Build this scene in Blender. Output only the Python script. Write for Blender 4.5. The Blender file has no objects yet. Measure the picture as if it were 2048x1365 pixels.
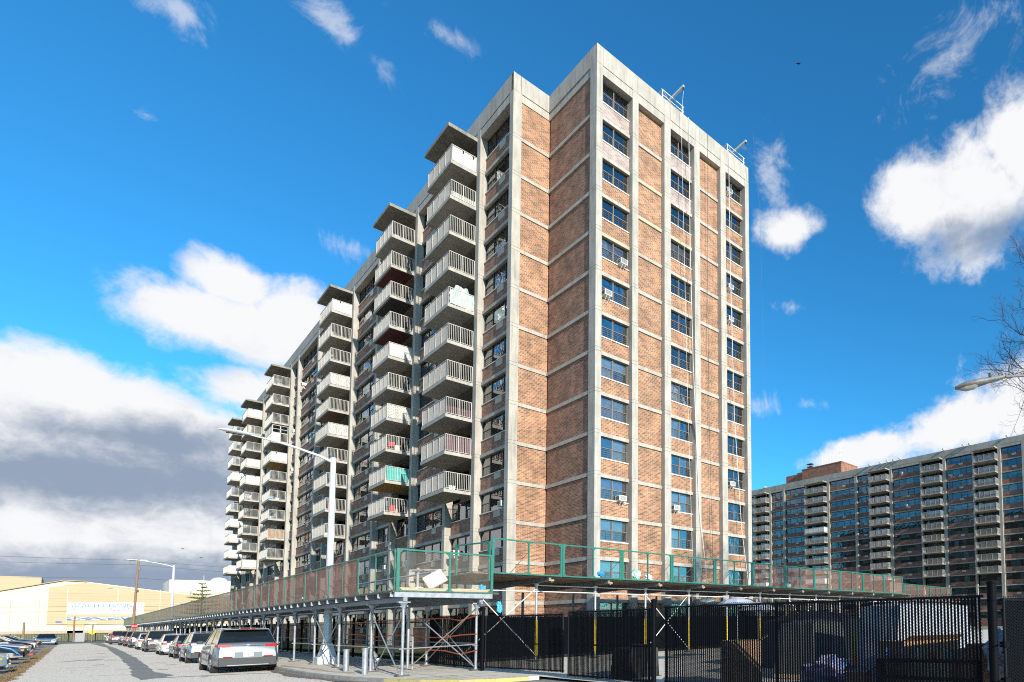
import bpy, bmesh, math, random
from mathutils import Vector, Matrix
R = math.radians
rnd = random.Random(7)
sc = bpy.context.scene
col = sc.collection

# ------------------------------------------------------------------ camera
F_PX, CX, CY = 1180.83, 1600.0, 1169.33
YAW, PITCH, ROLL = 0.8863, 0.0611, -0.0152
cam_d = bpy.data.cameras.new('camera')
cam_d.sensor_width = 36.0
cam_d.lens = F_PX / 2048 * 36
cam_d.shift_x = (1024 - CX) / 2048
cam_d.shift_y = (CY - 682.5) / 2048
cam_d.clip_start = 0.1
cam_d.clip_end = 4000
cam = bpy.data.objects.new('camera', cam_d)
col.objects.link(cam)
fw = Vector((math.sin(YAW) * math.cos(PITCH), math.cos(YAW) * math.cos(PITCH), math.sin(PITCH)))
rt = Vector((math.cos(YAW), -math.sin(YAW), 0))
up = rt.cross(fw)
r2 = rt * math.cos(ROLL) + up * math.sin(ROLL)
u2 = -rt * math.sin(ROLL) + up * math.cos(ROLL)
m = Matrix((r2, u2, -fw)).transposed().to_4x4()
m.translation = Vector((-20.383, -33.282, 1.64))
cam.matrix_world = m
sc.camera = cam
sc.cycles.pixel_filter_type = 'BLACKMAN_HARRIS'
sc.cycles.filter_width = 1.05
sc.cycles.use_denoising = False      # keeps the brick courses, which the denoiser wipes out
sc.cycles.sample_clamp_indirect = 3.0
sc.cycles.max_bounces = 7
sc.cycles.diffuse_bounces = 3
sc.cycles.glossy_bounces = 3
sc.cycles.transparent_max_bounces = 16
sc.cycles.caustics_reflective = False
sc.cycles.caustics_refractive = False

# ------------------------------------------------------------------ light
SUN_EL, SUN_AZ = 21.0, 188.0          # degrees; azimuth clockwise from +Y
sc.view_settings.view_transform = 'Standard'
sc.view_settings.look = 'None'
sc.view_settings.exposure = 0.42
sc.view_settings.gamma = 1.0
sc.view_settings.use_curve_mapping = False
sd = bpy.data.lights.new('sun', 'SUN')
sd.energy = 5.0
sd.angle = R(0.55)
sd.color = (1.0, 0.93, 0.82)
sun = bpy.data.objects.new('sun', sd)
col.objects.link(sun)
to_sun = Vector((math.sin(R(SUN_AZ)) * math.cos(R(SUN_EL)), math.cos(R(SUN_AZ)) * math.cos(R(SUN_EL)), math.sin(R(SUN_EL))))
sun.rotation_euler = to_sun.to_track_quat('Z', 'Y').to_euler()
sun.location = (0, 0, 60)

# ------------------------------------------------------------------ sky
world = bpy.data.worlds.new('World')
sc.world = world
world.use_nodes = True
wn, wl = world.node_tree.nodes, world.node_tree.links
wn.clear()

def wmath(op, a, b=None, c=None, clamp=False):
    n = wn.new('ShaderNodeMath'); n.operation = op; n.use_clamp = clamp
    for i, v in enumerate((a, b, c)):
        if v is None: continue
        if isinstance(v, (int, float)): n.inputs[i].default_value = v
        else: wl.new(v, n.inputs[i])
    return n.outputs[0]

def wmix(f, a, b):
    n = wn.new('ShaderNodeMix'); n.data_type = 'RGBA'
    for s, v in ((n.inputs[0], f), (n.inputs[6], a), (n.inputs[7], b)):
        if isinstance(v, (int, float)): s.default_value = v
        elif isinstance(v, tuple): s.default_value = (*v, 1)
        else: wl.new(v, s)
    return n.outputs[2]

def wrange(v, a, b, c=0.0, d=1.0, smooth=True):
    n = wn.new('ShaderNodeMapRange'); n.interpolation_type = 'SMOOTHSTEP' if smooth else 'LINEAR'
    wl.new(v, n.inputs[0])
    for i, x in enumerate((a, b, c, d)): n.inputs[i + 1].default_value = x
    return n.outputs[0]

nish = wn.new('ShaderNodeTexSky'); nish.sky_type = 'NISHITA'; nish.sun_disc = False
nish.sun_elevation = R(SUN_EL); nish.sun_rotation = R(SUN_AZ)
nish.air_density = 1.0; nish.dust_density = 0.3; nish.ozone_density = 3.0
tc = wn.new('ShaderNodeTexCoord')
dirv = tc.outputs['Generated']
sep = wn.new('ShaderNodeSeparateXYZ'); wl.new(dirv, sep.inputs[0])
az = wmath('MULTIPLY', wmath('ARCTAN2', sep.outputs[0], sep.outputs[1]), 57.2958)
el = wmath('MULTIPLY', wmath('ARCSINE', sep.outputs[2]), 57.2958)
# warp of the cloud edges
def wnoise(scale, detail, rough, vec=None, dist=0.0, zs=1.0):
    mp = wn.new('ShaderNodeMapping'); mp.inputs['Scale'].default_value = (scale, scale, scale * zs)
    wl.new(vec or dirv, mp.inputs[0])
    n = wn.new('ShaderNodeTexNoise'); n.inputs['Scale'].default_value = 1
    n.inputs['Detail'].default_value = detail; n.inputs['Roughness'].default_value = rough
    n.inputs['Distortion'].default_value = dist
    wl.new(mp.outputs[0], n.inputs[0])
    return n
n_a = wnoise(7.5, 10, 0.60, zs=1.15, dist=0.15)
n_b = wnoise(26.0, 9, 0.66, zs=1.1, dist=0.3)
n_w = wnoise(9.0, 10, 0.7, zs=0.9, dist=1.2)
n_c = wnoise(3.0, 6, 0.55, zs=4.0)
n_s = wnoise(5.0, 8, 0.58, zs=2.2, dist=0.2)
fa, fb, fc = n_a.outputs[0], n_b.outputs[0], n_c.outputs[0]

def blob(a, e, ra, re, tilt=0.0):
    da = wmath('SUBTRACT', az, a); de = wmath('SUBTRACT', wmath('SUBTRACT', el, e), wmath('MULTIPLY', da, tilt))
    x = wmath('MULTIPLY', da, 1 / ra); y = wmath('MULTIPLY', de, 1 / re)
    return wmath('SUBTRACT', 1.0, wmath('SQRT', wmath('ADD', wmath('MULTIPLY', x, x), wmath('MULTIPLY', y, y))))
def vmax(lst):
    o = lst[0]
    for b in lst[1:]: o = wmath('MAXIMUM', o, b)
    return o
big = wmath('MINIMUM', wmath('MULTIPLY', vmax([blob(-6, 6.6, 34, 10.9, -0.02), blob(0, 0, 26, 10)]), 2.6), 0.75)
thick = vmax([blob(6.0, 20.6, 6.4, 3.0, -0.05), blob(9.6, 21.8, 3.6, 3.4), blob(6.0, 23.3, 3.4, 2.1),
              blob(7.5, 16.5, 4.5, 2.2),
              blob(68.5, 35.2, 7.6, 5.6, 0.1), blob(63.5, 35.8, 5.2, 4.2), blob(72.5, 38, 5, 5),
              blob(67, 18.0, 13, 3.6, 0.26), blob(57.5, 16.0, 8, 2.0, 0.22), blob(76, 19, 12, 6), blob(50.2, 34.4, 4.2, 2.2, 0.1)])
wisps = vmax([blob(2.7, 36.8, 3.2, 1.3), blob(12.3, 39.6, 5.0, 1.5, -0.3), blob(1.6, 31.0, 1.5, 0.9), blob(12.6, 27.6, 2.6, 1.4),
              blob(48.5, 37.8, 3.4, 3.6), blob(67, 44.4, 8, 3.4, 0.2), blob(50.5, 28.6, 3.0, 1.0), blob(47, 20.5, 3, 1.6), blob(19, 42, 5, 1.2), blob(52.5, 20.5, 2.5, 1.0)])
# broken cloud over the rest of the sky, behind the camera too
outside = wmath('MAXIMUM', wrange(az, 84, 100), wrange(az, -16, -34))
rest = wmath('MULTIPLY', wrange(fc, 0.47, 0.62), outside)
dens = wmath('ADD', wmath('MAXIMUM', wmath('MULTIPLY', thick, 0.78), big), wmath('ADD', wmath('MULTIPLY', wmath('SUBTRACT', fa, 0.5), 1.15), wmath('MULTIPLY', wmath('SUBTRACT', fb, 0.5), 0.62)))
m_thick = wrange(dens, 0.0, 0.42)
dw = wmath('ADD', wmath('MULTIPLY', wisps, 0.5), wmath('ADD', wmath('MULTIPLY', wmath('SUBTRACT', n_w.outputs[0], 0.56), 1.7), wmath('MULTIPLY', wmath('SUBTRACT', fb, 0.5), 0.7)))
m_wisp = wmath('MULTIPLY', wrange(dw, 0.05, 0.60), 0.5)
m_rest = wmath('MULTIPLY', rest, wrange(fa, 0.42, 0.6))
low = wmath('MULTIPLY', wmath('MULTIPLY', wrange(el, 7, 2.5), wrange(az, 26, 14)), 0.93)
mask = wmath('MAXIMUM', wmath('MAXIMUM', wmath('MAXIMUM', m_thick, low), m_wisp), m_rest)
# shading of the thick clouds: white crowns, blue grey bases
base_dark = vmax([blob(-2, 9.6, 19, 3.6, 0.02), blob(4, 3.0, 24, 2.3), blob(2, 12.4, 9, 1.6, 0.05), blob(70, 32.5, 7, 2.0), blob(74, 15.8, 9, 1.4, 0.18)])
shade = wmath('ADD', wmath('MULTIPLY', wmath('MAXIMUM', base_dark, -0.35), 1.15), wmath('ADD', wmath('MULTIPLY', wmath('SUBTRACT', n_s.outputs[0], 0.5), 2.3), wmath('MULTIPLY', wmath('SUBTRACT', fb, 0.5), 1.5)))
shade = wrange(shade, -0.25, 1.0)
cloud_c = wmix(shade, (7.7, 7.75, 7.9), (2.5, 3.1, 4.1))
grade = wn.new('ShaderNodeHueSaturation'); grade.inputs['Saturation'].default_value = 1.14; grade.inputs['Value'].default_value = 1.28
wl.new(nish.outputs[0], grade.inputs['Color'])
tint = wn.new('ShaderNodeMix'); tint.data_type = 'RGBA'; tint.blend_type = 'MULTIPLY'; tint.inputs[0].default_value = 1
wl.new(grade.outputs[0], tint.inputs[6]); tint.inputs[7].default_value = (0.42, 1.24, 1.44, 1)
sky_c = wmix(mask, tint.outputs[2], cloud_c)
bg = wn.new('ShaderNodeBackground'); bg.inputs[1].default_value = 0.092
wl.new(sky_c, bg.inputs[0])
wo = wn.new('ShaderNodeOutputWorld'); wl.new(bg.outputs[0], wo.inputs[0])

# ------------------------------------------------------------------ materials
MATS = {}
def mat(name, color, rough=0.7, metal=0.0, var=0.0, scale=3.0, stretch=(1, 1, 1), bump=0.0, bscale=40.0, spec=0.5, color2=None, alpha=1.0, coat=0.0, detail=5):
    if name in MATS: return MATS[name]
    m = bpy.data.materials.new(name); m.use_nodes = True
    nt = m.node_tree; b = nt.nodes['Principled BSDF']
    b.inputs['Base Color'].default_value = (*color, 1)
    b.inputs['Roughness'].default_value = rough
    b.inputs['Metallic'].default_value = metal
    b.inputs['Specular IOR Level'].default_value = spec
    if coat: b.inputs['Coat Weight'].default_value = coat; b.inputs['Coat Roughness'].default_value = 0.05
    geo = nt.nodes.new('ShaderNodeNewGeometry')
    if var or color2:
        mp = nt.nodes.new('ShaderNodeMapping'); mp.inputs['Scale'].default_value = stretch
        nt.links.new(geo.outputs['Position'], mp.inputs[0])
        n = nt.nodes.new('ShaderNodeTexNoise'); n.inputs['Scale'].default_value = scale; n.inputs['Detail'].default_value = detail
        n.inputs['Roughness'].default_value = 0.62
        nt.links.new(mp.outputs[0], n.inputs[0])
        mr = nt.nodes.new('ShaderNodeMapRange'); mr.inputs[1].default_value = 0.33; mr.inputs[2].default_value = 0.67
        nt.links.new(n.outputs[0], mr.inputs[0])
        mx = nt.nodes.new('ShaderNodeMix'); mx.data_type = 'RGBA'
        c2 = color2 or tuple(c * (1 - var) for c in color)
        c1 = color if color2 else tuple(min(1, c * (1 + var)) for c in color)
        mx.inputs[6].default_value = (*c1, 1); mx.inputs[7].default_value = (*c2, 1)
        nt.links.new(mr.outputs[0], mx.inputs[0]); nt.links.new(mx.outputs[2], b.inputs['Base Color'])
    if bump:
        n2 = nt.nodes.new('ShaderNodeTexNoise'); n2.inputs['Scale'].default_value = bscale; n2.inputs['Detail'].default_value = 4
        nt.links.new(geo.outputs['Position'], n2.inputs[0])
        bp = nt.nodes.new('ShaderNodeBump'); bp.inputs['Strength'].default_value = bump; bp.inputs['Distance'].default_value = 0.02
        nt.links.new(n2.outputs[0], bp.inputs['Height']); nt.links.new(bp.outputs[0], b.inputs['Normal'])
    if alpha < 1:
        tr = nt.nodes.new('ShaderNodeBsdfTransparent'); ms = nt.nodes.new('ShaderNodeMixShader')
        ms.inputs[0].default_value = alpha
        out = nt.nodes['Material Output']
        nt.links.new(tr.outputs[0], ms.inputs[1]); nt.links.new(b.outputs[0], ms.inputs[2]); nt.links.new(ms.outputs[0], out.inputs[0])
    MATS[name] = m
    return m

def brick_mat(name, c1, c2, mortar, bw=0.272, rh=0.0765, stain=(0.62, 1.25), ms=0.0085):
    m = bpy.data.materials.new(name); m.use_nodes = True
    nt = m.node_tree; N = nt.nodes; L = nt.links; b = N['Principled BSDF']
    geo = N.new('ShaderNodeNewGeometry'); sp = N.new('ShaderNodeSeparateXYZ'); L.new(geo.outputs['Position'], sp.inputs[0])
    ad = N.new('ShaderNodeMath'); ad.operation = 'ADD'; L.new(sp.outputs[0], ad.inputs[0]); L.new(sp.outputs[1], ad.inputs[1])
    def wrap(sock, per):
        a1 = N.new('ShaderNodeMath'); a1.operation = 'ADD'; a1.inputs[1].default_value = per * 8 + .013; L.new(sock, a1.inputs[0])
        a2 = N.new('ShaderNodeMath'); a2.operation = 'MODULO'; a2.inputs[1].default_value = per; L.new(a1.outputs[0], a2.inputs[0]); return a2.outputs[0]
    cb = N.new('ShaderNodeCombineXYZ'); L.new(wrap(ad.outputs[0], bw * 60), cb.inputs[0]); L.new(wrap(sp.outputs[2], rh * 120), cb.inputs[1])
    bt = N.new('ShaderNodeTexBrick'); L.new(cb.outputs[0], bt.inputs['Vector'])
    bt.inputs['Scale'].default_value = 1; bt.inputs['Brick Width'].default_value = bw; bt.inputs['Row Height'].default_value = rh
    bt.inputs['Mortar Size'].default_value = ms; bt.inputs['Mortar Smooth'].default_value = 0.1; bt.inputs['Bias'].default_value = -0.15
    bt.inputs['Color1'].default_value = (*c1, 1); bt.inputs['Color2'].default_value = (*c2, 1); bt.inputs['Mortar'].default_value = (*mortar, 1)
    n = N.new('ShaderNodeTexNoise'); n.inputs['Scale'].default_value = 0.9; n.inputs['Detail'].default_value = 6; n.inputs['Roughness'].default_value = 0.65
    L.new(geo.outputs['Position'], n.inputs[0])
    mr = N.new('ShaderNodeMapRange'); mr.inputs[1].default_value = 0.3; mr.inputs[2].default_value = 0.72; mr.inputs[3].default_value = stain[0]; mr.inputs[4].default_value = stain[1]
    L.new(n.outputs[0], mr.inputs[0])
    mx = N.new('ShaderNodeVectorMath'); mx.operation = 'SCALE'; L.new(bt.outputs[0], mx.inputs[0]); L.new(mr.outputs[0], mx.inputs['Scale'])
    L.new(mx.outputs[0], b.inputs['Base Color']); b.inputs['Roughness'].default_value = 0.88
    bp = N.new('ShaderNodeBump'); bp.inputs['Strength'].default_value = 0.5; bp.inputs['Distance'].default_value = 0.01; bp.invert = True
    L.new(bt.outputs['Fac'], bp.inputs['Height']); L.new(bp.outputs[0], b.inputs['Normal'])
    MATS[name] = m
    return m

def glass_mat(name, tint, transp=0.5, rough=0.02, ior=1.9):
    m = bpy.data.materials.new(name); m.use_nodes = True
    nt = m.node_tree; N = nt.nodes; L = nt.links; N.remove(N['Principled BSDF'])
    tr = N.new('ShaderNodeBsdfTransparent'); tr.inputs[0].default_value = (*tint, 1)
    gl = N.new('ShaderNodeBsdfGlossy'); gl.inputs[0].default_value = (0.92, 0.96, 1, 1); gl.inputs[1].default_value = rough
    fr = N.new('ShaderNodeFresnel'); fr.inputs[0].default_value = ior
    geo = N.new('ShaderNodeNewGeometry')
    nz = N.new('ShaderNodeTexNoise'); nz.inputs['Scale'].default_value = 1.2; L.new(geo.outputs['Position'], nz.inputs[0])
    bp = N.new('ShaderNodeBump'); bp.inputs['Strength'].default_value = 0.22; bp.inputs['Distance'].default_value = 0.06
    L.new(nz.outputs[0], bp.inputs['Height']); L.new(bp.outputs[0], gl.inputs['Normal'])
    mr = N.new('ShaderNodeMapRange'); mr.inputs[3].default_value = 1 - transp; mr.inputs[4].default_value = 1.0
    L.new(fr.outputs[0], mr.inputs[0])
    ms = N.new('ShaderNodeMixShader'); L.new(mr.outputs[0], ms.inputs[0]); L.new(tr.outputs[0], ms.inputs[1]); L.new(gl.outputs[0], ms.inputs[2])
    L.new(ms.outputs[0], N['Material Output'].inputs[0])
    MATS[name] = m
    return m

def conc_mat(name, c1, c2, streak=.72, rust=.35, s1=1.6):
    m = mat(name, c1, 0.87, color2=c2, scale=s1, stretch=(1.4, 1.4, .4), bump=.25, bscale=30)
    nt = m.node_tree; N, L = nt.nodes, nt.links; b = N['Principled BSDF']
    src = b.inputs['Base Color'].links[0].from_socket
    geo = N.new('ShaderNodeNewGeometry')
    def nz(sc_, st, d, lo, hi, a0, a1):
        mp = N.new('ShaderNodeMapping'); mp.inputs['Scale'].default_value = st; L.new(geo.outputs['Position'], mp.inputs[0])
        n = N.new('ShaderNodeTexNoise'); n.inputs['Scale'].default_value = sc_; n.inputs['Detail'].default_value = d; n.inputs['Roughness'].default_value = .65; L.new(mp.outputs[0], n.inputs[0])
        r = N.new('ShaderNodeMapRange'); 
        for i, v in enumerate((lo, hi, a0, a1)): r.inputs[i + 1].default_value = v
        L.new(n.outputs[0], r.inputs[0]); return r.outputs[0]
    st = nz(2.6, (2.2, 2.2, .13), 7, .50, .72, 1.0, streak)          # rain streaks running down
    bl = nz(.55, (1, 1, 1), 8, .35, .65, 1.05, .88)                  # uneven batches
    mu = N.new('ShaderNodeMath'); mu.operation = 'MULTIPLY'; L.new(st, mu.inputs[0]); L.new(bl, mu.inputs[1])
    vs = N.new('ShaderNodeVectorMath'); vs.operation = 'SCALE'; L.new(src, vs.inputs[0]); L.new(mu.outputs[0], vs.inputs['Scale'])
    rs = nz(3.1, (1, 1, .45), 9, .66, .76, 0.0, rust)
    mx = N.new('ShaderNodeMix'); mx.data_type = 'RGBA'; L.new(rs, mx.inputs[0]); L.new(vs.outputs[0], mx.inputs[6]); mx.inputs[7].default_value = (.26, .17, .09, 1)
    L.new(mx.outputs[2], b.inputs['Base Color']); return m
CONC = conc_mat('concrete', (0.475, 0.445, 0.390), (0.365, 0.340, 0.295))
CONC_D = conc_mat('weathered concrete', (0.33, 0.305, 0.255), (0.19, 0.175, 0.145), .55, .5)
CONC_F = conc_mat('far concrete', (0.41, 0.385, 0.335), (0.31, 0.29, 0.25), .75, .2, .8)
JOINT = mat('dark joint filler', (0.08, 0.075, 0.07), 0.9)
BRICK = brick_mat('orange brown brick', (0.42, 0.185, 0.088), (0.115, 0.056, 0.038), (0.52, 0.42, 0.31), bw=.32, rh=.092, ms=.010)
BRICK_L = brick_mat('shade toned facade brick', (0.35, 0.155, 0.086), (0.095, 0.048, 0.036), (0.40, 0.31, 0.24), bw=.32, rh=.092, ms=.010)  # same brick as BRICK, with the shade of the west side put into its colour
BRICK_F = brick_mat('far brown brick', (0.27, 0.135, 0.092), (0.16, 0.078, 0.056), (0.27, 0.19, 0.15), bw=0.4, rh=0.15)
BRICK_W = brick_mat('whitewashed brick', (0.44, 0.35, 0.32), (0.27, 0.20, 0.19), (0.55, 0.49, 0.45), bw=.34, rh=.10)
SILL = mat('white sill stone', (0.70, 0.67, 0.60), 0.7, var=0.08)
FRAME = mat('bronze window frame', (0.060, 0.050, 0.042), 0.45, 0.3)
FRAME_L = mat('taupe window frame', (0.20, 0.165, 0.135), 0.5, 0.2)
GLASS = glass_mat('window glass', (0.72, 0.76, 0.77), 0.80, .02, 1.45)
GLASS_D = glass_mat('far glass', (0.66, 0.74, 0.76), 0.90, .03, 1.25)
CURT = [mat('white curtain', (0.72, 0.72, 0.68), 0.95), mat('cream blind', (0.55, 0.53, 0.46), 0.95), mat('grey blind', (0.30, 0.32, 0.33), 0.95),
        mat('pink curtain', (0.42, 0.25, 0.30), 0.95), mat('dark curtain', (0.05, 0.05, 0.06), 0.95), mat('pale blue blind', (0.40, 0.50, 0.52), 0.95)]
DARK = mat('dark interior', (0.025, 0.023, 0.022), 0.95)
RAIL = mat('cream railing paint', (0.47, 0.455, 0.415), 0.55, var=.12, scale=1.5)
GUARD = mat('window guard steel', (0.16, 0.15, 0.14), 0.5, 0.4)
SLEEVE = mat('beige sleeve cover', (0.50, 0.43, 0.34), 0.7, var=0.1)
WHITE = mat('white painted metal', (0.78, 0.78, 0.75), 0.45)
WSHEET = mat('white sheet', (0.82, 0.82, 0.80), 0.7)
ASPH = mat('worn grey asphalt', (0.84, 0.745, 0.61), 0.95, color2=(0.60, 0.525, 0.42), scale=9, bump=0.6, bscale=70, detail=9)
ASPH_D = mat('dark asphalt patch', (0.27, 0.26, 0.24), 0.95, color2=(0.18, 0.175, 0.16), scale=14, bump=0.5, bscale=80, detail=8)
SIDEW = mat('pavement concrete', (0.70, 0.64, 0.54), 0.92, color2=(0.52, 0.47, 0.385), scale=1.7, bump=0.3, bscale=60, detail=8)
KERB = mat('kerb stone', (0.40, 0.375, 0.33), 0.9, color2=(0.24, 0.22, 0.19), scale=3, bump=0.3)
YELLOW = mat('worn yellow paint', (0.62, 0.50, 0.12), 0.8, color2=(0.42, 0.38, 0.22), scale=12)
GRASS = mat('lawn green', (0.105, 0.150, 0.040), 0.95, color2=(0.165, 0.185, 0.075), scale=2.5)
DRYG = mat('dry weeds', (0.24, 0.17, 0.09), 0.95, color2=(0.12, 0.08, 0.045), scale=3)
SOIL = mat('earth verge', (0.17, 0.135, 0.095), 0.95, color2=(0.10, 0.08, 0.06), scale=4, bump=0.4)
GREEN = mat('green painted steel', (0.015, 0.135, 0.095), 0.45, color2=(0.02, 0.175, 0.13), scale=8)
GALV = mat('galvanised steel', (0.40, 0.42, 0.45), 0.45, 0.45, color2=(0.26, 0.28, 0.31), scale=6)
GALV_D = mat('grey painted beam', (0.22, 0.23, 0.25), 0.6, 0.2, var=0.15)
DECK = mat('dark corrugated deck', (0.095, 0.085, 0.075), 0.8, var=0.3)
PLANK = mat('weathered planks', (0.24, 0.165, 0.12), 0.9, color2=(0.11, 0.08, 0.065), scale=5)
TIMBER = mat('pale timber', (0.50, 0.38, 0.23), 0.8, var=0.2)
NET = mat('brown debris netting', (0.30, 0.125, 0.080), 0.9, alpha=0.84, color2=(0.40, 0.20, 0.14), scale=2.2)
NETG = mat('green tinted netting', (0.04, 0.11, 0.085), 0.8, alpha=0.30)
CLEAR = mat('grimy plastic sheet', (0.26, 0.22, 0.17), 0.35, alpha=0.22, var=0.2)
NETR = mat('faint pink netting', (0.40, 0.22, 0.17), 0.9, alpha=0.26)
BLACK = mat('black vinyl coating', (0.005, 0.006, 0.009), 0.6, var=0.2, spec=.2)
BLACKP = mat('black painted steel', (0.003, 0.004, 0.006), 0.6, spec=.08)
SLAT = mat('black privacy slat', (0.003, 0.004, 0.006), 0.9, spec=.06)
RUBBER = mat('tyre rubber', (0.022, 0.022, 0.024), 0.85, var=0.2)
ALLOY = mat('alloy rim', (0.48, 0.49, 0.51), 0.3, 0.8)
CGLASS = mat('tinted car glass', (0.010, 0.014, 0.018), 0.06, 0.0, spec=0.6, bump=.05, bscale=3)
PLAST = mat('dark grey plastic', (0.045, 0.047, 0.05), 0.6)
RED = mat('red lens', (0.36, 0.010, 0.012), 0.2)
ORANGE = mat('orange lens', (0.85, 0.28, 0.02), 0.25)
LENS = mat('cloudy headlamp lens', (0.55, 0.53, 0.45), 0.2)
CHROME = mat('chrome trim', (0.6, 0.6, 0.62), 0.15, 1.0)
PLATE = mat('number plate white', (0.75, 0.73, 0.68), 0.5)
INK = mat('dark ink', (0.02, 0.02, 0.03), 0.6)
TANW = mat('tan metal cladding', (0.50, 0.39, 0.245), 0.75, color2=(0.43, 0.335, 0.21), scale=0.6, stretch=(0.2, 0.2, 6))
CREAMW = mat('cream metal cladding', (0.62, 0.56, 0.45), 0.75, color2=(0.56, 0.505, 0.40), scale=0.6, stretch=(0.2, 0.2, 6))
WOOD = mat('utility pole wood', (0.30, 0.20, 0.125), 0.9, color2=(0.20, 0.13, 0.085), scale=4, stretch=(6, 6, 0.5))
BARK = mat('bare twig bark', (0.060, 0.045, 0.042), 0.9, var=0.25)
LEAF_G = mat('yellow green needles', (0.125, 0.165, 0.035), 0.8, color2=(0.22, 0.25, 0.06), scale=1.2)
LEAF_Y = mat('dry golden leaves', (0.36, 0.24, 0.10), 0.85, color2=(0.22, 0.14, 0.07), scale=2)
LAMPG = mat('lamp pole paint', (0.58, 0.62, 0.66), 0.5, 0.1, var=0.07)
CARD = mat('brown cardboard', (0.42, 0.27, 0.165), 0.85, var=0.15)
CABLE = mat('black cable', (0.02, 0.02, 0.02), 0.6)
ROPE = mat('white rope', (0.75, 0.74, 0.70), 0.8)
TAPE = mat('orange barrier tape', (0.62, 0.10, 0.03), 0.6)

# ------------------------------------------------------------------ mesh helpers
class MB:
    def __init__(s): s.v, s.f = [], []
    def add(s, vs, fs):
        n = len(s.v); s.v += [tuple(v) for v in vs]; s.f += [tuple(i + n for i in f) for f in fs]; return s
    def box(s, x0, x1, y0, y1, z0, z1):
        return s.add([(x0, y0, z0), (x1, y0, z0), (x1, y1, z0), (x0, y1, z0), (x0, y0, z1), (x1, y0, z1), (x1, y1, z1), (x0, y1, z1)],
                     [(0, 3, 2, 1), (4, 5, 6, 7), (0, 1, 5, 4), (1, 2, 6, 5), (2, 3, 7, 6), (3, 0, 4, 7)])
    def hexa(s, bot, top):
        return s.add(list(bot) + list(top), [(0, 3, 2, 1), (4, 5, 6, 7), (0, 1, 5, 4), (1, 2, 6, 5), (2, 3, 7, 6), (3, 0, 4, 7)])
    def quad(s, a, b, c, d): return s.add([a, b, c, d], [(0, 1, 2, 3)])
    def tube(s, p0, p1, r0, r1=None, n=8, cap=True):
        p0, p1 = Vector(p0), Vector(p1); r1 = r0 if r1 is None else r1
        d = (p1 - p0).normalized(); a = d.orthogonal().normalized(); b = d.cross(a)
        vs = []
        for p, r in ((p0, r0), (p1, r1)):
            for i in range(n):
                t = 2 * math.pi * i / n; vs.append(p + a * (math.cos(t) * r) + b * (math.sin(t) * r))
        fs = [(i, (i + 1) % n, n + (i + 1) % n, n + i) for i in range(n)]
        if cap: fs += [tuple(range(n - 1, -1, -1)), tuple(range(n, 2 * n))]
        return s.add(vs, fs)
    def path(s, pts, r, n=6):
        for a, b in zip(pts, pts[1:]): s.tube(a, b, r, r, n)
        return s
    def bar(s, p0, p1, w, h):
        p0, p1 = Vector(p0), Vector(p1); d = (p1 - p0).normalized()
        a = Vector((0, 0, 1)).cross(d); a = a.normalized() if a.length > 1e-4 else Vector((1, 0, 0)); b = d.cross(a)
        f = lambda p: [p - a * w / 2 - b * h / 2, p + a * w / 2 - b * h / 2, p + a * w / 2 + b * h / 2, p - a * w / 2 + b * h / 2]
        return s.hexa(f(p0), f(p1))
    def lathe(s, prof, c=(0, 0, 0), n=16, axis='z'):
        vs = []
        for r, h in prof:
            for i in range(n):
                t = 2 * math.pi * i / n; x, y, z = r * math.cos(t), r * math.sin(t), h
                if axis == 'x': x, y, z = h, r * math.cos(t), r * math.sin(t)
                vs.append((c[0] + x, c[1] + y, c[2] + z))
        fs = []
        for k in range(len(prof) - 1):
            for i in range(n): fs.append((k * n + i, k * n + (i + 1) % n, (k + 1) * n + (i + 1) % n, (k + 1) * n + i))
        fs += [tuple(range(n - 1, -1, -1)), tuple((len(prof) - 1) * n + i for i in range(n))]
        return s.add(vs, fs)
    def mesh(s, name, material, smooth=False, bevel=0):
        me = bpy.data.meshes.new(name); me.from_pydata(s.v, [], s.f)
        if bevel or smooth:
            bm = bmesh.new(); bm.from_mesh(me)
            if bevel: bmesh.ops.bevel(bm, geom=bm.edges[:] , offset=bevel, segments=1, affect='EDGES', clamp_overlap=True)
            if smooth:
                for f in bm.faces: f.smooth = True
                for e in bm.edges:
                    if len(e.link_faces) == 2 and e.calc_face_angle(0) > 0.7: e.smooth = False
            bm.to_mesh(me); bm.free()
        me.update()
        if material: me.materials.append(material)
        return me
    def build(s, name, material, parent=None, loc=(0, 0, 0), rz=0.0, smooth=False, bevel=0):
        return inst(name, s.mesh(name, material, smooth, bevel), parent, loc, rz)

def inst(name, me, parent=None, loc=(0, 0, 0), rz=0.0):
    o = bpy.data.objects.new(name, me); o.location = loc
    if isinstance(rz, tuple): o.rotation_euler = rz
    else: o.rotation_euler = (0, 0, rz)
    col.objects.link(o)
    if parent is not None: o.parent = parent
    return o
def tag(o, label=None, cat=None, group=None, kind=None):
    if label: o['label'] = label
    if cat: o['category'] = cat
    if group: o['group'] = group
    if kind: o['kind'] = kind
    return o
def empty(name, loc=(0, 0, 0), rz=0.0, label=None, cat=None, group=None):
    o = bpy.data.objects.new(name, None); o.location = loc; o.rotation_euler = (0, 0, rz); col.objects.link(o)
    return tag(o, label, cat, group)
BOXC = {}
def boxm(name, material, w, d, h, anchor='c'):
    """box mesh centred in x, from y=0 outward to y=-d, z 0..h ; shared"""
    k = (name, material.name, round(w, 3), round(d, 3), round(h, 3), anchor)
    if k not in BOXC: BOXC[k] = MB().box(-w / 2, w / 2, -d, 0, 0, h).mesh(name, material)
    return BOXC[k]
def copy_tree(o, parent=None):
    c = o.copy(); col.objects.link(c); c.parent = parent
    for ch in list(o.children): copy_tree(ch, c)
    return c

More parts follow.
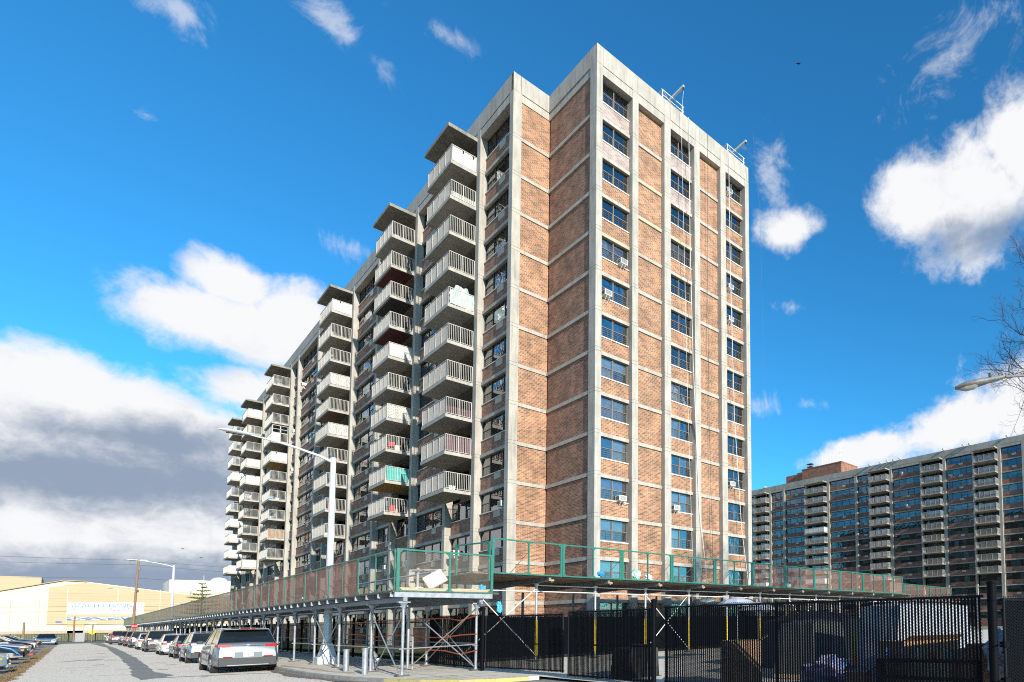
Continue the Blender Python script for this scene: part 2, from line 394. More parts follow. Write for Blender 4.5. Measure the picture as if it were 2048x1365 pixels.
# ------------------------------------------------------------------ ground, road, pavement (the setting)
def sheet(name, pts, z, material, kind='structure', parent=None, sub=0):
    me = bpy.data.meshes.new(name); me.from_pydata([(x, y, z) for x, y in pts], [], [tuple(range(len(pts)))]); me.materials.append(material)
    o = inst(name, me, parent)
    if kind and parent is None: o['kind'] = kind
    return o
GROUND = mat('dry open ground', (0.25, 0.22, 0.16), 0.95, color2=(0.16, 0.155, 0.10), scale=0.25)
sheet('ground', [(-900, -900), (1200, -900), (1200, 1200), (-900, 1200)], -0.16, GROUND)
rr = random.Random(3)
def rough_edge(x, y0, y1, amp, step):
    out = []; y = y0
    while y < y1: out.append((x + rr.uniform(-amp, amp), y)); y += step * rr.uniform(.6, 1.4)
    return out
sheet('road', [(-40, -60), (-15.0, -60)] + [(-15.0, y) for y in (-12, 0, 104)] + [(-15.0, 104), (-21.7, 104)] + rough_edge(-21.85, -30, 104, 0.12, 0.5)[::-1] + [(-40, -30)], -0.12, ASPH)
CROSSM = mat('cross street asphalt', (0.17, 0.17, 0.17), 0.95, color2=(0.11, 0.11, 0.11), scale=6)
sheet('cross_street', [(-300, 104), (200, 104), (200, 124), (-300, 124)], -0.118, CROSSM)
sheet('verge', [(-60, -30), (-21.8, -30), (-21.8, 104), (-60, 104)], -0.13, mat('parking verge', (.34, .31, .265), .95, color2=(.20, .17, .125), scale=1.6, bump=.4, detail=9))
# dark patch of newer asphalt wandering down the road
pl = [(-19.1, 103.5), (-18.74, 86.9), (-18.21, 63), (-18.4, 45), (-18.45, 27), (-18.62, 15), (-18.74, 7.1), (-18.92, 2), (-18.88, -1.8)]
pr = [(-18.5, -1.2), (-18.26, -.64), (-17.9, .4), (-18.21, 3.6), (-18.1, 9), (-17.98, 15.9), (-17.85, 27), (-17.76, 40.5), (-17.74, 58.8), (-17.9, 78), (-17.87, 99.7), (-18.2, 103.5)]
def densify(ps, amp):
    out = []
    for a, b in zip(ps, ps[1:]):
        n = max(1, int(math.hypot(b[0] - a[0], b[1] - a[1]) / 0.8))
        for i in range(n): t = i / n; out.append((a[0] + (b[0] - a[0]) * t + rr.uniform(-amp, amp), a[1] + (b[1] - a[1]) * t))
    return out + [ps[-1]]
sheet('road_patch', densify(pl, .05) + densify(pr, .05), -0.115, ASPH_D)
sheet('road_seam', densify([(-18.5, -.75), (-16.6, -1.3), (-14.9, -2.3)], .03) + densify([(-14.9, -2.45), (-16.6, -1.55), (-18.5, -1.1)], .03), -0.114, ASPH_D)
for i, (x, y, w, h) in enumerate([(-20.0, 3.0, 1.1, .05), (-20.6, 12, 1.3, .07), (-19.8, 30, 1.6, .16), (-17.4, 7.6, .9, .05), (-17.8, 14, .6, .09), (-20.9, -3.2, .8, .04)]):
    sheet('road_crack', densify([(x, y), (x + w, y + .1)], .0) + densify([(x + w, y + .1 + h), (x, y + h)], .02), -0.113, ASPH_D)
OIL = mat('oily stain', (.30, .275, .24), .7, color2=(.42, .385, .32), scale=7)
for i in range(16):
    x, y, r = rr.uniform(-21, -17.2), rr.uniform(-4, 55), rr.uniform(.12, .4)
    sheet('road_stain', [(x + r * rr.uniform(.6, 1.2) * math.cos(a * .63), y + r * 2 * rr.uniform(.6, 1.2) * math.sin(a * .63)) for a in range(10)], -0.1165 + i * .0001, OIL)
for i in range(14):
    x, y = rr.uniform(-21.4, -16.5), rr.uniform(-5, 60); w = rr.uniform(.6, 2.4); yd = rr.uniform(-1.5, 1.5); h = .02 + y * .0015
    sheet('road_crack', densify([(x, y), (x + w, y + yd)], .04) + densify([(x + w, y + yd + h), (x, y + h)], .04), -0.1129, ASPH_D)
for x in (-20.6, -19.2, -17.6, -16.2):
    sheet('road_marking', [(x, 101.0), (x + .8, 101.0), (x + .8, 103.2), (x, 103.2)], -0.112, WHITE)
# pavement with a rounded corner into the driveway
cor = [(-15.0, 104), (-15.0, -3.5)] + [(-15.0, -5.5), (-14.86, -7.5), (-14.6, -9.6), (-14.2, -11.3), (-13.7, -12.8), (-13.0, -13.9), (-12.2, -14.5), (-11.3, -14.8)]
pave = cor + [(-10.9, -14.8), (-10.9, 104)]
def slab_poly(name, pts, z0, z1, material, kind='structure', parent=None):
    n = len(pts); me = bpy.data.meshes.new(name)
    me.from_pydata([(x, y, z0) for x, y in pts] + [(x, y, z1) for x, y in pts], [], [tuple(range(n, 2 * n)), tuple(range(n - 1, -1, -1))] + [(i, (i + 1) % n, n + (i + 1) % n, n + i) for i in range(n)])
    me.materials.append(material); o = inst(name, me, parent)
    if kind: o['kind'] = kind
    return o
def offs(ps, d):
    out = []
    for i, p in enumerate(ps):
        a = ps[max(0, i - 1)]; b = ps[min(len(ps) - 1, i + 1)]
        t = Vector((b[0] - a[0], b[1] - a[1])).normalized(); out.append((p[0] - t.y * d, p[1] + t.x * d))
    return out
inner = offs(cor, .17)
slab_poly('sidewalk', [(p[0], p[1]) for p in inner] + [(-10.9, -14.66), (-10.9, 104)], -0.13, 0.0, SIDEW)
kpts = densify(cor, 0)[1:]
segs = []
seg_me = 0
kerb_root = empty('kerb'); kerb_root['kind'] = 'structure'
k = 0
ys = [104, 80, 60, 45, 33, 24, 18, 14, 11, 8, 5.5, 3, 0.5, -2, -3.5, -5.5, -7.5, -9.6, -11.3, -12.8, -13.9, -14.5, -14.8]
def kx(y):
    for a, b in zip(cor, cor[1:]):
        if b[1] <= y <= a[1]: return a[0] + (b[0] - a[0]) * (a[1] - y) / max(1e-6, a[1] - b[1])
    return -11.3
kp = [(kx(y), y) for y in ys]; ki = offs(kp, .165)
for i in range(len(kp) - 1):
    a, b, c, d = kp[i], kp[i + 1], ki[i + 1], ki[i]
    g = 0.006
    q = [(a[0], a[1] - g), (b[0], b[1] + g), (c[0], c[1] + g), (d[0], d[1] - g)]
    mtl = YELLOW if i in (18, 19, 20, 21) else KERB
    slab_poly('kerb_stone', q, -0.13, 0.004, mtl, None, kerb_root)
# slab joints of the pavement
jr = MB()
y = -12.0
while y < 60: jr.box(-14.75 if y > -5 else -14.0, -10.95, y - .008, y + .008, -.01, .0025); y += 1.52
jr.box(-12.85, -12.835, -14, 100, -.01, .0025)
o = jr.build('sidewalk_joints', JOINT); o['kind'] = 'structure'
rust = mat('rust stain', (0.42, 0.24, 0.09), 0.95, color2=(0.50, 0.42, 0.33), scale=5)
sheet('pavement_stain', densify([(-14.7, 1.2), (-14.5, -3), (-14.2, -7.4)], .12) + densify([(-13.95, -7.4), (-14.25, -3), (-14.45, 1.2)], .12), 0.003, rust)
GUT = mat('gutter dirt', (0.10, 0.085, 0.07), 0.95, color2=(0.20, 0.18, 0.15), scale=4, bump=.4)
sheet('gutter_dirt', densify([(-15.03, 0), (-15.03, -5.5), (-14.4, -10.5), (-13.1, -14.3)], .02) + densify([(-13.5, -14.7), (-14.8, -10.6), (-15.4, -5.2), (-15.25, 0)], .08), -0.110, GUT)
# driveway in front of the gates
sheet('driveway', [(-13.6, -13.3), (-12.9, -14.1), (-12.0, -14.75), (-10.9, -14.95), (-10.9, -9.5), (-10.6, -9.5), (-10.6, -40), (-15, -60), (-15.0, -12)], -0.108, ASPH_D)
for q in ([(-13.3, -13.0), (-12.1, -13.6), (-12.1, -13.75), (-13.3, -13.15)], [(-13.2, -13.5), (-12.4, -14.1), (-12.4, -14.25), (-13.2, -13.65)]):
    pass
for y0, x0, x1 in ((-11.6, -13.7, -12.3), (-12.2, -13.5, -12.0), (-12.9, -13.3, -11.6)):
    sheet('yellow_marking', [(x0, y0), (x1, y0 - .25), (x1, y0 - .37), (x0, y0 - .12)], 0.0035, YELLOW)
for y0, x0, x1 in ((-15.4, -12.2, -11.2), (-16.1, -12.4, -11.3)):
    sheet('yellow_marking', [(x0, y0), (x1, y0 - .2), (x1, y0 - .32), (x0, y0 - .12)], -0.104, YELLOW)
# inner yard: concrete behind the gates, lawn along the facade
sheet('yard', [(-10.9, -60), (100, -60), (100, -1.0), (-10.9, -1.0)], -0.02, SIDEW)
sheet('lawn', [(-10.3, -1.0), (-2.7, -1.0), (-2.7, 104), (-10.3, 104)], 0.004, GRASS)
sheet('yard_path', [(-10.9, -1.0), (-10.3, -1.0), (-10.3, 104), (-10.9, 104)], -0.004, SIDEW)
HILLG = mat('dry far lawn', (0.30, 0.26, 0.11), 0.95, color2=(0.22, 0.22, 0.08), scale=1.5)
h = MB(); h.add([(-260, 126, -.12), (160, 126, -.12), (160, 188, 1.25), (-260, 188, 1.25), (160, 320, 1.3), (-260, 320, 1.3)], [(0, 1, 2, 3), (3, 2, 4, 5)])
tag(h.build('grass_bank', HILLG), kind='structure')

def blades(name, pts, material, hmin, hmax, seed, label):
    g = random.Random(seed); b = MB()
    for x, y, z in pts:
        for _ in range(3):
            a = g.uniform(0, 6.28); hh = g.uniform(hmin, hmax); w = g.uniform(.006, .014); lx, ly = g.uniform(-.5, .5) * hh, g.uniform(-.5, .5) * hh
            dx, dy = math.cos(a) * w, math.sin(a) * w; ox, oy = g.uniform(-.05, .05), g.uniform(-.05, .05)
            b.add([(x + ox - dx, y + oy - dy, z), (x + ox + dx, y + oy + dy, z), (x + ox + lx, y + oy + ly, z + hh)], [(0, 1, 2)])
    return tag(b.build(name, material), label=label, kind='stuff')
g = random.Random(5)
blades('lawn_grass', [(g.uniform(-10.2, -8.0), g.uniform(-1, 34), .004) for _ in range(9000)], GRASS, .05, .13, 1, 'short green lawn grass behind the picket fence')
vp = []
for _ in range(2600):
    y = g.triangular(-4, 70, 2); d = abs(g.gauss(0, .15)); vp.append((-21.85 - d + .12 * math.sin(y * 2.1), y, -.13))
blades('weeds', vp, DRYG, .04, .13, 2, 'dry straw coloured weeds along the left edge of the road')
# fallen leaves and scraps in the gutter
b = MB(); g = random.Random(11)
for _ in range(420):
    y = g.uniform(-12, 6); x = kx(max(-14, min(104, y))) - abs(g.gauss(.05, .28)) if y > -11 else -13.6 + g.gauss(0, .4)
    s = g.uniform(.015, .045); a = g.uniform(0, 3)
    b.add([(x, y, -.105), (x + s * math.cos(a), y + s * math.sin(a), -.09), (x + s * math.cos(a + 1), y + s * math.sin(a + 1), -.104)], [(0, 1, 2)])
tag(b.build('gutter_leaves', mat('brown dead leaf', (0.20, 0.10, 0.05), 0.9, var=.4)), label='brown dead leaves and scraps lying in the gutter', kind='stuff')

# ------------------------------------------------------------------ apartment building kit
Z13 = 3.017
def ZK(k): return Z13 + (13 - k) * 2.7
PANES = [0]
WINC = {}
def win_meshes(lights, h, fm):
    GL = GLASS_D if fm.name == 'far dark frame' else GLASS
    """lights: list of (kind, width). local: x centred, y 0 = brick plane (outside is -y), z from 0"""
    key = (tuple(lights), round(h, 3), fm.name)
    if key in WINC: return WINC[key]
    W = sum(l[1] for l in lights); fr = MB(); y0, y1 = .055, .14
    fr.box(-W / 2, W / 2, y0, y1, 0, .05).box(-W / 2, W / 2, y0, y1, h - .06, h)
    x = -W / 2; panes = []; guards = MB(); xs = []
    for i, (kd, w) in enumerate(lights):
        a, c = x, x + w
        fr.box(a, a + (.035 if i == 0 else .03), y0, y1, .05, h - .06); fr.box(c - (.035 if i == len(lights) - 1 else .03), c, y0, y1, .05, h - .06)
        if kd == 'dh':
            zm = h * .5
            fr.box(a + .03, c - .03, y0 + .02, y1 - .005, zm - .022, zm + .022)
            fr.box(a + .03, a + .06, y0 + .035, y1 - .01, .05, zm - .022).box(c - .06, c - .03, y0 + .035, y1 - .01, .05, zm - .022)
            fr.box(a + .06, c - .06, y0 + .035, y1 - .01, .05, .085)
            panes.append((a + .032, c - .032, zm + .02, h - .06, y0 + .045)); panes.append((a + .032, c - .032, .05, zm, y0 + .07))
            for q in range(1, 5): guards.box(a + .07, c - .07, y0 + .012, y0 + .024, .05 + q * (zm - .1) / 4.4 - .006, .05 + q * (zm - .1) / 4.4 + .006)
            for q in (1, 2): guards.box(a + q * w / 3 - .006, a + q * w / 3 + .006, y0 + .012, y0 + .024, .06, zm - .06)
        else:
            panes.append((a + .032, c - .032, .05, h - .06, y0 + .05))
        xs.append((a, c)); x += w
    pm = [MB().box(p[0], p[1], p[4], p[4] + .006, p[2], p[3]).mesh('pane', GL) for p in panes]
    allp = MB()
    for p in panes: allp.box(p[0], p[1], p[4], p[4] + .006, p[2], p[3])
    gm = guards.mesh('window_guard', GUARD) if guards.v else None
    WINC[key] = (fr.mesh('window', fm), pm, allp.mesh('glazing', GL), gm, xs, W)
    return WINC[key]
CURC = {}
def curtain_mesh(w, h, mi, kind):
    key = (round(w, 2), round(h, 2), mi, kind)
    if key in CURC: return CURC[key]
    b = MB(); n = max(4, int(w / .07)); z0, z1 = (0.04, h - .05)
    if kind == 'blind': z0 = h * .5
    if kind == 'low': z1 = h * .55
    x0, x1 = -w / 2 + .03, w / 2 - .03
    if kind == 'half': x1 = 0
    vs = []
    for i in range(n + 1):
        t = i / n; x = x0 + (x1 - x0) * t; y = .22 + (.018 * math.sin(i * 2.4) if kind != 'blind' else 0)
        vs += [(x, y, z0), (x, y, z1)]
    b.add(vs, [(2 * i, 2 * i + 2, 2 * i + 3, 2 * i + 1) for i in range(n)])
    CURC[key] = b.mesh('curtain', CURT[mi]); return CURC[key]
class Facade:
    """a facade plane: s runs along it, y is 0 at the front of the columns and positive inwards"""
    def __init__(f, root, ox, oy, rz): f.root, f.ox, f.oy, f.rz = root, ox, oy, rz; f.c, f.s = math.cos(rz), math.sin(rz)
    def P(f, s, y, z): return (f.ox + f.c * s - f.s * y, f.oy + f.s * s + f.c * y, z)
    def put(f, name, me, s, y, z, parent=None): return inst(name, me, parent or f.root, f.P(s, y, z), f.rz)
    def box(f, name, material, s0, s1, y0, y1, z0, z1):
        me = boxm(name, material, s1 - s0, y1 - y0, z1 - z0)
        return f.put(name, me, (s0 + s1) / 2, y1, z0)
    def window(f, s0, s1, y, z, h, lights, fm, g, guards=True, single_panes=False, curtains=0.8, palette=(0, 0, 0, 1, 1, 2, 5)):
        tot = sum(l[1] for l in lights); ls = [(k, round(w * (s1 - s0) / tot, 3)) for k, w in lights]
        fr, pm, ap, gm, xs, W = win_meshes(ls, h, fm)
        o = f.put('window', fr, (s0 + s1) / 2, y, z)
        if single_panes and PANES[0] + len(pm) <= 300:
            for m_ in pm: inst('pane', m_, o)
            PANES[0] += len(pm)
        else: tag(inst('pane', ap, o), kind='stuff')
        if gm and guards: inst('window_guard', gm, o)
        mi = g.choice(palette)
        for a, c in xs:
            if g.random() < curtains:
                kd = g.choice(['full', 'blind', 'blind', 'full', 'half', 'low'])
                inst('curtain', curtain_mesh(c - a, h, mi if g.random() < .7 else g.choice(palette), kd), o, ((a + c) / 2, 0, 0))
        return o

RAILC = {}
def balcony_meshes(w, d, con, bar_step=.115):
    key = (round(w, 2), round(d, 2), con.name, bar_step)
    if key in RAILC: return RAILC[key]
    slab = MB().box(-w / 2, w / 2, -d, .0, -.235, 0).mesh('balcony', con)
    r = MB(); H = 1.24; e = .07; t = .011
    def run(p, q, nposts, t=.011):
        p, q = Vector(p), Vector(q); L = (q - p).length; dv = (q - p) / L
        r.bar(p + Vector((0, 0, H)), q + Vector((0, 0, H)), .045, .04); r.bar(p + Vector((0, 0, .09)), q + Vector((0, 0, .09)), .035, .03)
        for i in range(nposts + 1):
            c = p + dv * (L * i / nposts); r.box(c.x - .025, c.x + .025, c.y - .025, c.y + .025, -.12 if i in (0, nposts) else 0, H)
        n = int(L / bar_step)
        for i in range(1, n):
            c = p + dv * (L * i / n); r.box(c.x - t, c.x + t, c.y - t, c.y + t, .09, H)
    x0, x1, y0 = -w / 2 + e, w / 2 - e, -d + e
    run((x0, y0, 0), (x1, y0, 0), 4, .0065); run((x1, y0, 0), (x1, -.03, 0), 2); run((x0, y0, 0), (x0, -.03, 0), 2)
    RAILC[key] = (slab, r.mesh('railing', RAIL)); return RAILC[key]
def lattice_mesh(name, L, H, step, t, material):
    """diagonal lattice in the local yz plane, y from -L to 0"""
    b = MB(); n = int((L + H) / step)
    for i in range(n):
        for sgn in (0, 1):
            a0, a1 = (i * step - H, 0.0), (i * step, H)
            (ya, za), (yb, zb) = a0, a1
            if ya < 0: za -= ya; ya = 0
            if yb > L: zb -= (yb - L); yb = L
            if zb <= za: continue
            if sgn: ya, yb = L - ya, L - yb
            b.bar((0, -ya, za), (.006 * sgn, -yb, zb), t, .008) if False else b.hexa(
                [(0, -ya - t / 2, za), (.008, -ya - t / 2, za), (.008, -ya + t / 2, za), (0, -ya + t / 2, za)],
                [(0, -yb - t / 2, zb), (.008, -yb - t / 2, zb), (.008, -yb + t / 2, zb), (0, -yb + t / 2, zb)])
    return b.mesh(name, material)

def column(f, s0, s1, y1, mtl, kmax=13, ktop=0, y0=0.0):
    """one column: precast storeys with recessed joints"""
    b = MB(); w = (s1 - s0) / 2; top = ZK(0) + .68
    z = -0.1
    cuts = []
    for k in range(13, 0, -1): cuts += [ZK(k) - .006, ZK(k) + .225]
    for c in cuts + [top]:
        b.box(-w, w, y0, y1, z, c - .009); z = c + .009
    b.box(-w + .02, w - .02, y0 + .02, y1, -.1, top - .02)
    return f.put('column', b.mesh('column', mtl), (s0 + s1) / 2, 0, 0)

AC_M = {}
def ac_unit(f, s, z, label, group='air conditioners sitting in windows'):
    if not AC_M:
        AC_M['body'] = MB().box(-.27, .27, -.42, .12, 0, .36).mesh('air_conditioner', WHITE, bevel=.012)
        gr = MB()
        for i in range(7): gr.box(-.22, .22, -.432, -.42, .05 + i * .042, .068 + i * .042)
        for i in range(6): gr.box(-.281, -.27, -.36 + i * .06, -.335 + i * .06, .06, .3); gr.box(.27, .281, -.36 + i * .06, -.335 + i * .06, .06, .3)
        AC_M['grille'] = gr.mesh('grille', PLAST)
        AC_M['bracket'] = MB().bar((-.1, -.38, 0), (-.1, 0, -.35), .03, .03).bar((.12, -.38, 0), (.12, 0, -.35), .03, .03).mesh('bracket', WHITE)
    o = f.put('air_conditioner', AC_M['body'], s, .42, z, parent=None); o.parent = None
    o.location = Vector(f.P(s, .42, z)) + f.root.location
    tag(o, label, 'air conditioner', group)
    inst('grille', AC_M['grille'], o); inst('bracket', AC_M['bracket'], o)
    return o
ORD = ['top', 'second', 'third', 'fourth', 'fifth', 'sixth', 'seventh', 'eighth', 'ninth', 'tenth', 'eleventh', 'twelfth', 'thirteenth', 'lowest']

# ------------------------------------------------------------------ main apartment tower
tower = empty('apartment_building', (0, 0, 0), 0, 'tall brown brick and concrete apartment tower with stacked balconies behind the sidewalk shed', 'building')
g = random.Random(21)
FR = Facade(tower, 0, 0, 0.0)
FI = Facade(tower, 0, 6.2276, 0.0)
FB = Facade(tower, 0, 0, R(-90))
FL = Facade(tower, -2.5714, 0, R(-90))
D = .43
cR = [(0, .444), (2.781, 3.261), (5.507, 6.073), (8.343, 8.876), (11.055, 11.622), (13.869, 14.299)]
MOSS = mat('mossy concrete', (0.36, 0.36, 0.22), 0.9, color2=(0.46, 0.42, 0.34), scale=2.5)
for i, (a, c) in enumerate(cR):
    if i == 0: continue
    column(FR, a, c, .60, CONC)
# corner column, square, seen on both faces
b = MB(); z = -.1
cuts = []
for k in range(13, 0, -1): cuts += [ZK(k) - .006, ZK(k) + .225]
for c in cuts + [ZK(0) + .68]:
    b.box(0, .444, 0, .78, z, c - .009); z = c + .009
b.box(.02, .42, .02, .76, -.1, ZK(0) + .66)
b.build('column', CONC, tower)
bays = [('w', .444, 2.781), ('b', 3.261, 5.507), ('w', 6.073, 8.343), ('b', 8.876, 11.055), ('w', 11.622, 13.869)]
for bi, (kd, a, c) in enumerate(bays):
    FR.box('top_beam', CONC, a, c, .025, D + .1, ZK(0) + .065, ZK(0) + .665)
    for k in range(14):
        zt = ZK(k) - .03 if k else ZK(0) + .065
        zb = ZK(k + 1) + .21 if k < 13 else -.1
        if k: FR.box('spandrel_beam', MOSS if (bi, k) in ((1, 2), (0, 4), (2, 3), (1, 3)) else CONC, a, c, D - .09, D + .15, ZK(k) - .03, ZK(k) + .21)
        if kd == 'b': FR.box('brick_panel', BRICK, a, c, D, D + .2, zb, zt)
        else:
            zs = ZK(k) - 1.5
            FR.box('brick_panel', BRICK_W if (k in (0, 1) and bi in (0, 2)) else BRICK, a, c, D, D + .2, zb, zs)
            FR.box('sill', SILL, a, c, D - .05, D + .16, zs, zs + .07)
            pal = (0, 0, 0, 1, 2, 5, 0, 4)
            if (bi, k) in ((0, 3),): pal = (3,)
            if (bi, k) in ((0, 10),): pal = (3,)
            FR.window(a + .02, c - .02, D + .02, zs + .07, 1.42 if k else 1.5, [('dh', 1.0), ('dh', 1.0)], FRAME_L, g, single_panes=True, palette=pal, curtains=.85)
# parapet of the end wall
def parapet(f, cuts, y0=0.0, th=.32):
    for a, c in zip(cuts, cuts[1:]):
        f.box('parapet_panel', CONC, a + .006, c - .006, y0, y0 + th, ZK(0) + .685, 40.07)
parapet(FR, [0.0, .444 + .05, 3.2, 6.05, 8.86, 11.6, 14.299])
FR.box('parapet_filler', JOINT, .01, 14.28, .015, .3, ZK(0) + .66, 40.0)
# return wall (brick, in grazing light)
s0, s1 = -6.2276, -.78
for k in range(14):
    zt = ZK(k) - .03 if k else ZK(0) + .12
    zb = ZK(k + 1) + .21 if k < 13 else -.1
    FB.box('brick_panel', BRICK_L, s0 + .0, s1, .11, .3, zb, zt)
    if k: FB.box('spandrel_beam', CONC, s0 + .0, s1, .03, .3, ZK(k) - .03, ZK(k) + .21)
FB.box('top_beam', CONC, s0, s1, .05, .3, ZK(0) + .12, ZK(0) + .66)
FB.box('parapet_panel', CONC, s0 + .02, s1 - .006, .0, .32, ZK(0) + .685, 40.07)
FB.box('parapet_panel', CONC, s1 + .006, -.33, .0, .32, ZK(0) + .685, 40.07)
# inner wall facing the sun
b = MB(); z = -.1
for c in cuts + [ZK(0) + .68]:
    b.box(-2.5714, -1.98, 6.2276, 6.75, z, c - .009); z = c + .009
b.box(-2.55, -2.0, 6.25, 6.73, -.1, ZK(0) + .66)
b.build('column', CONC, tower)
for k in range(14):
    zt = ZK(k) - .03 if k else ZK(0) + .12
    zb = ZK(k + 1) + .21 if k < 13 else -.1
    FI.box('brick_panel', BRICK, -1.98, .108, .1, .3, zb, zt)
    if k: FI.box('spandrel_beam', CONC, -1.98, .028, .03, .3, ZK(k) - .03, ZK(k) + .21)
FI.box('top_beam', CONC, -1.98, .048, .05, .3, ZK(0) + .12, ZK(0) + .66)
FI.box('parapet_panel', CONC, -2.5714, -2.05, .0, .32, ZK(0) + .685, 40.07)
FI.box('parapet_panel', CONC, -2.03, -.004, .0, .32, ZK(0) + .685, 40.07)

# long west facade
colsY = [6.5, 11.78, 17.05, 24.6, 29.65, 35.1, 43.6, 49.95, 53.6, 58.4, 68.9, 73.25, 79.0, 87.3, 92.8, 98.4, 105.9, 111.6, 117.2]
hw = .28
for i, y in enumerate(colsY):
    if i == 0: continue
    w = .26 if i in (2, 4, 7, 12, 15, 17) else hw
    column(FL, -y - w, -y + w, .55, CONC)
lay = {0: [('dh', 1.3), ('fx', 1.8), ('dh', 1.3)], 2: [('dh', 1.3), ('dh', 1.3), ('dh', 1.3), ('dh', 1.3)], 4: [('dh', 1), ('dh', 1), ('fx', 1.4)],
       5: [('dh', 1), ('fx', 1.6), ('dh', 1), ('dh', 1)], 7: [('dh', 1), ('fx', 1.2)], 8: [('dh', 1), ('fx', 1.3), ('dh', 1)], 9: [('dh', 1), ('fx', 1.5), ('dh', 1), ('dh', 1), ('fx', 1.5)],
       10: [('dh', 1), ('fx', 1.2)], 12: [('dh', 1), ('fx', 1.5), ('dh', 1), ('dh', 1)], 13: [('dh', 1), ('fx', 1.3), ('dh', 1)], 15: [('dh', 1), ('fx', 1.3), ('dh', 1)], 17: [('dh', 1), ('fx', 1.5), ('dh', 1)]}
BALC = {1: 1, 3: 2, 6: 3, 11: 4, 14: 5, 16: 6}
SOFF = {'r': mat('dark red soffit paint', (0.11, 0.022, 0.018), .8, var=.2), 'b': mat('brown soffit paint', (0.20, 0.105, 0.075), .8, var=.2), 'o': mat('ochre soffit paint', (0.42, 0.26, 0.07), .8, var=.15), 'k': mat('charcoal soffit paint', (0.03, 0.032, 0.035), .8)}
soffit_of = {(2, 2): 'r', (2, 3): 'k', (2, 4): 'r', (3, 5): 'b', (2, 9): 'o', (4, 5): 'o'}
STR = bpy.data.materials.new('striped orange and blue panel'); STR.use_nodes = True
_n = STR.node_tree.nodes; _l = STR.node_tree.links
_g = _n.new('ShaderNodeNewGeometry'); _s = _n.new('ShaderNodeSeparateXYZ'); _l.new(_g.outputs[0], _s.inputs[0])
_m = _n.new('ShaderNodeMath'); _m.operation = 'MULTIPLY'; _l.new(_s.outputs[2], _m.inputs[0]); _m.inputs[1].default_value = 2.9
_f = _n.new('ShaderNodeMath'); _f.operation = 'FRACT'; _l.new(_m.outputs[0], _f.inputs[0])
_r = _n.new('ShaderNodeValToRGB'); _r.color_ramp.interpolation = 'CONSTANT'
_e = _r.color_ramp.elements; _e[0].color = (0.62, 0.30, 0.07, 1); _e[1].position = .36; _e[1].color = (0.45, 0.40, 0.36, 1)
_x = _e.new(.5); _x.color = (0.04, 0.30, 0.50, 1); _x = _e.new(.8); _x.color = (0.45, 0.40, 0.36, 1)
_l.new(_f.outputs[0], _r.inputs[0]); _l.new(_r.outputs[0], _n['Principled BSDF'].inputs['Base Color'])
TEAL = mat('teal screen', (0.03, 0.36, 0.33), .8, var=.25); PURP = mat('plum slats', (0.13, 0.06, 0.075), .8); TANL = mat('tan lattice', (0.55, 0.33, 0.18), .8)
WLAT = mat('white lattice', (0.76, 0.76, 0.72), .7); BLUEC = mat('blue tarpaulin', (0.05, 0.35, 0.62), .6); REDP = mat('red plastic', (0.55, 0.03, 0.03), .5)
SIDEP = mat('ribbed grey white panel', (0.20, 0.20, 0.20), .7, var=.08)
PLW = mat('cloudy plastic wrap', (0.62, 0.70, 0.68), .25, alpha=.75, color2=(0.45, 0.55, 0.52), scale=4)
near_side = {}
for q in [(1, 1), (3, 1), (4, 5), (5, 1), (5, 5), (6, 4), (6, 7), (6, 9), (6, 10), (6, 8)]: near_side[q] = 'sheet'
for q in [(3, 4), (3, 6), (5, 4), (5, 10), (2, 7)]: near_side[q] = 'lattice'
near_side[(2, 5)] = 'blind'; near_side[(2, 9)] = 'teal'; near_side[(1, 9)] = 'plum'; near_side[(4, 9)] = 'tan'; near_side[(4, 4)] = 'glazed'; near_side[(1, 5)] = 'wrap'; near_side[(1, 8)] = 'plumlat'; near_side[(1, 2)] = 'lowlat'
CHAIR = None
def chair_mesh(name, material):
    b = MB(); b.box(-.24, .24, -.24, .24, .38, .42)
    b.hexa([(-.24, .2, .42), (.24, .2, .42), (.24, .24, .42), (-.24, .24, .42)], [(-.22, .32, .95), (.22, .32, .95), (.22, .36, .95), (-.22, .36, .95)])
    for x in (-.22, .22):
        b.tube((x, -.22, 0), (x, -.22, .62), .022); b.tube((x, .24, 0), (x, .2, .42), .022); b.bar((x, -.24, .62), (x, .28, .62), .05, .03)
    return b.mesh(name, material)
